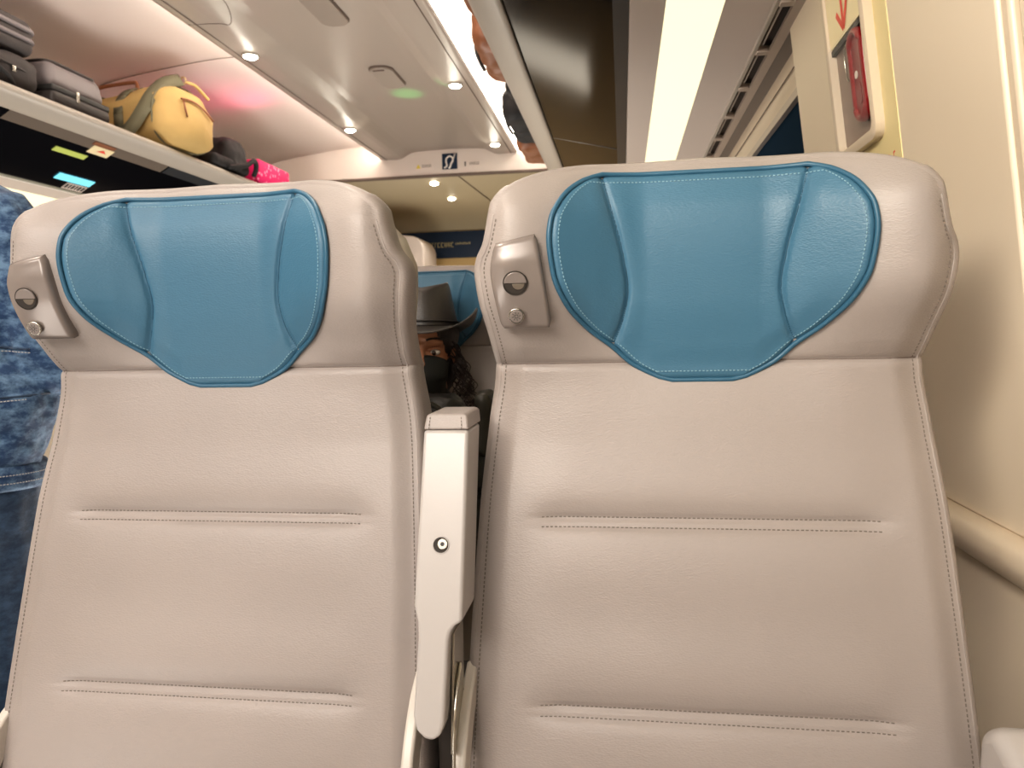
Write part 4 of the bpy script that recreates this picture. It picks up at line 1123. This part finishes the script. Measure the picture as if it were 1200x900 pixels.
# hair cap + ringlets
bm = bmesh.new(); add_ell(bm, T2((0, .026, .050)), (.087, .098, .088), rot2); add_ell(bm, T2((0, .062, -.03)), (.082, .05, .10), rot2)
hr = link('hair', remesh(bm, .007, 3, .012, .025), 'hairb', body2)
random.seed(21); bm = bmesh.new()
for k in range(46):
    s = 1 if k < 32 else -1
    if k == 32: link('curly_strands', bm, 'hairb', hr); bm = bmesh.new()
    t = random.random()
    a0 = T2((s*(.070+.012*random.random()), -.035+.095*t, .03-.02*random.random()))
    L = .13+.09*random.random(); rad = .006+.005*random.random(); ph = random.random()*6; out = s*(.010+.040*random.random()); turns = 3+2*random.random()
    pts = [a0+Vector((out*math.sin(u*PI*.6)+rad*(.4+u)*math.cos(ph+u*turns*2*PI), rad*(.4+u)*math.sin(ph+u*turns*2*PI)-.01*u, -L*u)) for u in [j/34 for j in range(35)]]
    add_tube(bm, pts, lambda u: .0016-.0008*u, n=5)
link('curly_strands', bm, 'hairb', hr)
# coat, trousers, boots
bm = bmesh.new(); add_ell(bm, q2(hx, 1.80, .67), (.185, .145, .20)); add_cone(bm, q2(hx-.14, 1.85, .82), q2(hx+.14, 1.85, .82), .075, .075)
limbs(bm, [(q2(hx, 1.85, .85), .085), (q2(hx, 1.83, .915), .072)])
for s in (-1, 1):
    el = q2(hx+s*.20, 1.74, .66); wr = q2(hx+s*.11, 1.56, .62); limbs(bm, [(q2(hx+s*.155, 1.85, .82), .070), (el, .058), (el+(wr-el)*.85, .043)])
link('black_coat', remesh(bm, .007, 3, .02, .05), 'black_l', body2)
bm = bmesh.new(); add_ell(bm, q2(hx, 1.72, .585), (.17, .15, .085))
for s in (-1, 1): limbs(bm, [(q2(hx+s*.09, 1.68, .585), .090), (q2(hx+s*.10, 1.33, .58), .070), (q2(hx+s*.10, 1.28, .50), .066), (q2(hx+s*.10, 1.30, .13), .055)])
link('trousers', remesh(bm, .008, 3, .01, .06), 'dark', body2)
for s in (-1, 1):
    bm = bmesh.new(); add_cone(bm, q2(hx+s*.10, 1.33, .055), q2(hx+s*.10, 1.16, .045), .048, .040); add_cone(bm, q2(hx+s*.1, 1.30, .06), q2(hx+s*.1, 1.30, .2), .05, .055); add_box(bm, hx+s*.10-.04-org.x, hx+s*.10+.04-org.x, 1.13-org.y, 1.37-org.y, 0, .02)
    link('boot', remesh(bm, .007, 2), 'shoe', body2)
# cowboy hat
hat = bpy.data.objects.new('cowboy_hat', None); COL.objects.link(hat); hat.parent = body2
HT = T2((.004, .006, .062)); hm = Matrix.Translation(HT) @ rot2.to_4x4() @ Matrix.Rotation(math.radians(4), 4, 'Y')
hat.matrix_parent_inverse = Matrix.Identity(4); hat.location = HT; hat.rotation_euler = (rot2 @ Matrix.Rotation(math.radians(-7), 3, 'X')).to_euler()
bm = bmesh.new(); NS = 56; rings = []
for r, z, in ((.188, 0), (.185, 0), (.178, .0), (.168, 0), (.155, 0), (.14, 0), (.12, 0), (.10, .0)):
    ring = []
    for k in range(NS):
        a = 2*PI*k/NS; c, s = math.cos(a), math.sin(a)
        x = r*.80*c; y = r*1.0*s
        e = (r-.095)/.085
        lift = .034*max(0, abs(c))**2.2*max(0, e)**3-.020*abs(s)**2*max(0, e)
        x *= 1-.14*abs(c)**3*max(0, e)**2; y *= 1+.05*abs(s)
        ring.append(bm.verts.new((x, y, lift)))
    rings.append(ring)
for A, Bq in zip(rings[:-1], rings[1:]):
    for k in range(NS): bm.faces.new((A[k], A[(k+1) % NS], Bq[(k+1) % NS], Bq[k]))
o = link('hat_brim', bm, 'hat', hat); s_ = o.modifiers.new('s', 'SOLIDIFY'); s_.thickness = .004; s_ = o.modifiers.new('b', 'SUBSURF'); s_.levels = 1; s_.render_levels = 1
bm = bmesh.new(); rings = []
for v, sc_ in ((0, 1), (.15, .985), (.4, .93), (.65, .86), (.85, .79), (.95, .73), (1.0, .60), (1.0, .40), (.99, .15)):
    ring = []
    for k in range(NS):
        a = 2*PI*k/NS; c, s = math.cos(a), math.sin(a)
        x = .080*sc_*c; y = .098*sc_*s; z = .105*v
        if v > .5: x *= 1-.16*(v-.5)*2*(s < 0)*abs(s)
        if sc_ < .65: z -= .022*(1-sc_)*(1-abs(c)*.3)
        if v > .8: z += .010*abs(c)*sc_-.012*(s < 0)*abs(s)
        ring.append(bm.verts.new((x, y, z)))
    rings.append(ring)
for A, Bq in zip(rings[:-1], rings[1:]):
    for k in range(NS): bm.faces.new((A[k], A[(k+1) % NS], Bq[(k+1) % NS], Bq[k]))
bm.faces.new(rings[-1]); o = link('hat_crown', bm, 'hat', hat)
tube('hat_band', [(.0805*math.cos(2*PI*k/40), .0985*math.sin(2*PI*k/40), .010) for k in range(40)], .007, 'hatb', hat, closed=True, flat=.3)
# black handbag held in front, olive-black strap
hb = thing('handbag', 'glossy black leather handbag with folded top held below the masked face', 'bag', (-.42, 1.51, 0))
soft_box('bag_body', -.16, .105, -.055, .055, .78, H-.128, 'black_l', hb, r=.045, noise=.03, ns=.06, voxel=.008)
soft_box('side_fold', .116, .156, -.03, .05, .86, H-.122, 'olive_l', hb, r=.016, noise=.012, ns=.05, voxel=.006)
tube('handle', spline([(-.12, -.05, H-.18), (-.09, -.066, H-.150), (-.01, -.070, H-.132), (.05, -.068, H-.145), (.08, -.060, H-.180)], 7), .006, 'olive_l', hb)
tube('clasp', [(.005+.006*math.cos(2*PI*k/14), -.066, H-.172+.006*math.sin(2*PI*k/14)) for k in range(14)], .002, 'chrome', hb, closed=True)
box('front_strap', .04, .06, -.062, -.052, H-.30, H-.20, 'olive_l', hb, bv=.002)

# ================================================================== LIGHT
w = bpy.data.worlds.new('W'); sc.world = w; w.use_nodes = True
w.node_tree.nodes['Background'].inputs[0].default_value = (1, .93, .86, 1); w.node_tree.nodes['Background'].inputs[1].default_value = .3
def area(name, loc, rot, sx, sy, e, col, spread=None):
    l = bpy.data.lights.new(name, 'AREA'); l.shape = 'RECTANGLE'; l.size = sx; l.size_y = sy; l.energy = e; l.color = col
    if spread: l.spread = spread
    o = bpy.data.objects.new(name, l); COL.objects.link(o); o.location = loc; o.rotation_euler = rot; return o
# cabin lighting behind the photographer's row: the same ceiling spots and strips, shining forward and down
area('cabin_lamp', (CX+.3, -1.1, H+1.05), (math.radians(58), 0, math.radians(-18)), 1.8, .5, 33, (1, .94, .88))
area('aisle_fill', (CX, 3.0, .25), (PI, 0, 0), .45, 3.2, 26, (1, .93, .85))  # added upward fill near the floor to brighten the ceiling
area('aisle_fill', (CX, -.6, .25), (PI, 0, 0), .5, 1.6, 12, (1, .93, .85))  # same added upward fill, behind the camera
area('vestibule_fill', (CX, 5.5, .9), (PI, 0, 0), .8, .8, 3.2, (1, .9, .75))  # added upward fill that brightens the vestibule
area('cabin_lamp', (-.2, -.9, H+.62), (math.radians(70), 0, math.radians(0)), .9, .3, 9, (1, .93, .86))
for x, y, e in ((CX-.362, 2.88, 7), (CX-.368, 4.0, 7), (CX+.35, 3.4, 7), (CX+.345, 4.5, 7), (CX-.362, .7, 9), (CX+.35, .9, 9), (-1.24, 5.0, 5), (-1.25, 5.56, 5)):
    l = bpy.data.lights.new('spot_lamp', 'SPOT'); l.energy = e*1.3; l.spot_size = math.radians(110); l.spot_blend = .8; l.color = (1, .92, .8); l.shadow_soft_size = .03
    o = bpy.data.objects.new('spot_lamp', l); COL.objects.link(o); o.location = (x, y, H+(1.09 if y < 4.75 else .97))
l = bpy.data.lights.new('wall_wash_fill', 'SPOT'); l.energy = 62; l.spot_size = math.radians(46); l.spot_blend = 1; l.color = (1, .88, .70); l.shadow_soft_size = .25  # added warm spot behind the camera to brighten the right wall
o = bpy.data.objects.new('wall_wash_fill', l); COL.objects.link(o); o.location = (-.75, -.7, H+.75)
o.rotation_euler = (Vector((.40, .95, H+.28))-o.location).to_track_quat('-Z', 'Y').to_euler()
def glow(loc, col, e, tgt, ang=50, size=.05):  # added coloured spots that stand in for reflections on the ceiling
    l = bpy.data.lights.new('reflection_glow', 'SPOT'); l.energy = e; l.color = col; l.spot_size = math.radians(ang); l.spot_blend = 1; l.shadow_soft_size = size
    o = bpy.data.objects.new('reflection_glow', l); COL.objects.link(o); o.location = loc
    o.rotation_euler = (Vector(tgt)-Vector(loc)).to_track_quat('-Z', 'Y').to_euler()
glow((-1.75, 3.75, H+.99), (1, .05, .25), 2.8, (-1.95, 3.5, H+1.3), 100, .08)  # pink reflection of the bag
glow((-1.05, 3.75, H+.75), (.05, 1, .2), 3.4, (-1.02, 3.62, H+1.16), 26, .01)  # green reflection on the centre ceiling
glow((-.9, 3.4, H+.75), (.05, 1, .2), 2.0, (-.80, 3.4, H+1.13), 14, .01)  # second green reflection, further right

# ================================================================== CAMERA
cam = bpy.data.cameras.new('camera'); co = bpy.data.objects.new('camera', cam); COL.objects.link(co)
cam.sensor_width = 36; cam.lens = 26.4; cam.clip_start = .02
yaw, pitch, roll = .14790719, -.07037667, math.radians(1.3)
fw = Vector((-math.sin(yaw)*math.cos(pitch), math.cos(yaw)*math.cos(pitch), math.sin(pitch)))
rt = Vector((math.cos(yaw), math.sin(yaw), 0)); up = rt.cross(fw)
r2 = math.cos(roll)*rt-math.sin(roll)*up; u2 = math.sin(roll)*rt+math.cos(roll)*up
co.matrix_world = Matrix.Translation((0, 0, H)) @ Matrix((r2, u2, -fw)).transposed().to_4x4()
cam.dof.use_dof = True; cam.dof.focus_distance = .82; cam.dof.aperture_fstop = 11
sc.camera = co
sc.view_settings.view_transform = 'Standard'; sc.view_settings.look = 'Medium High Contrast'; sc.view_settings.exposure = 0.50
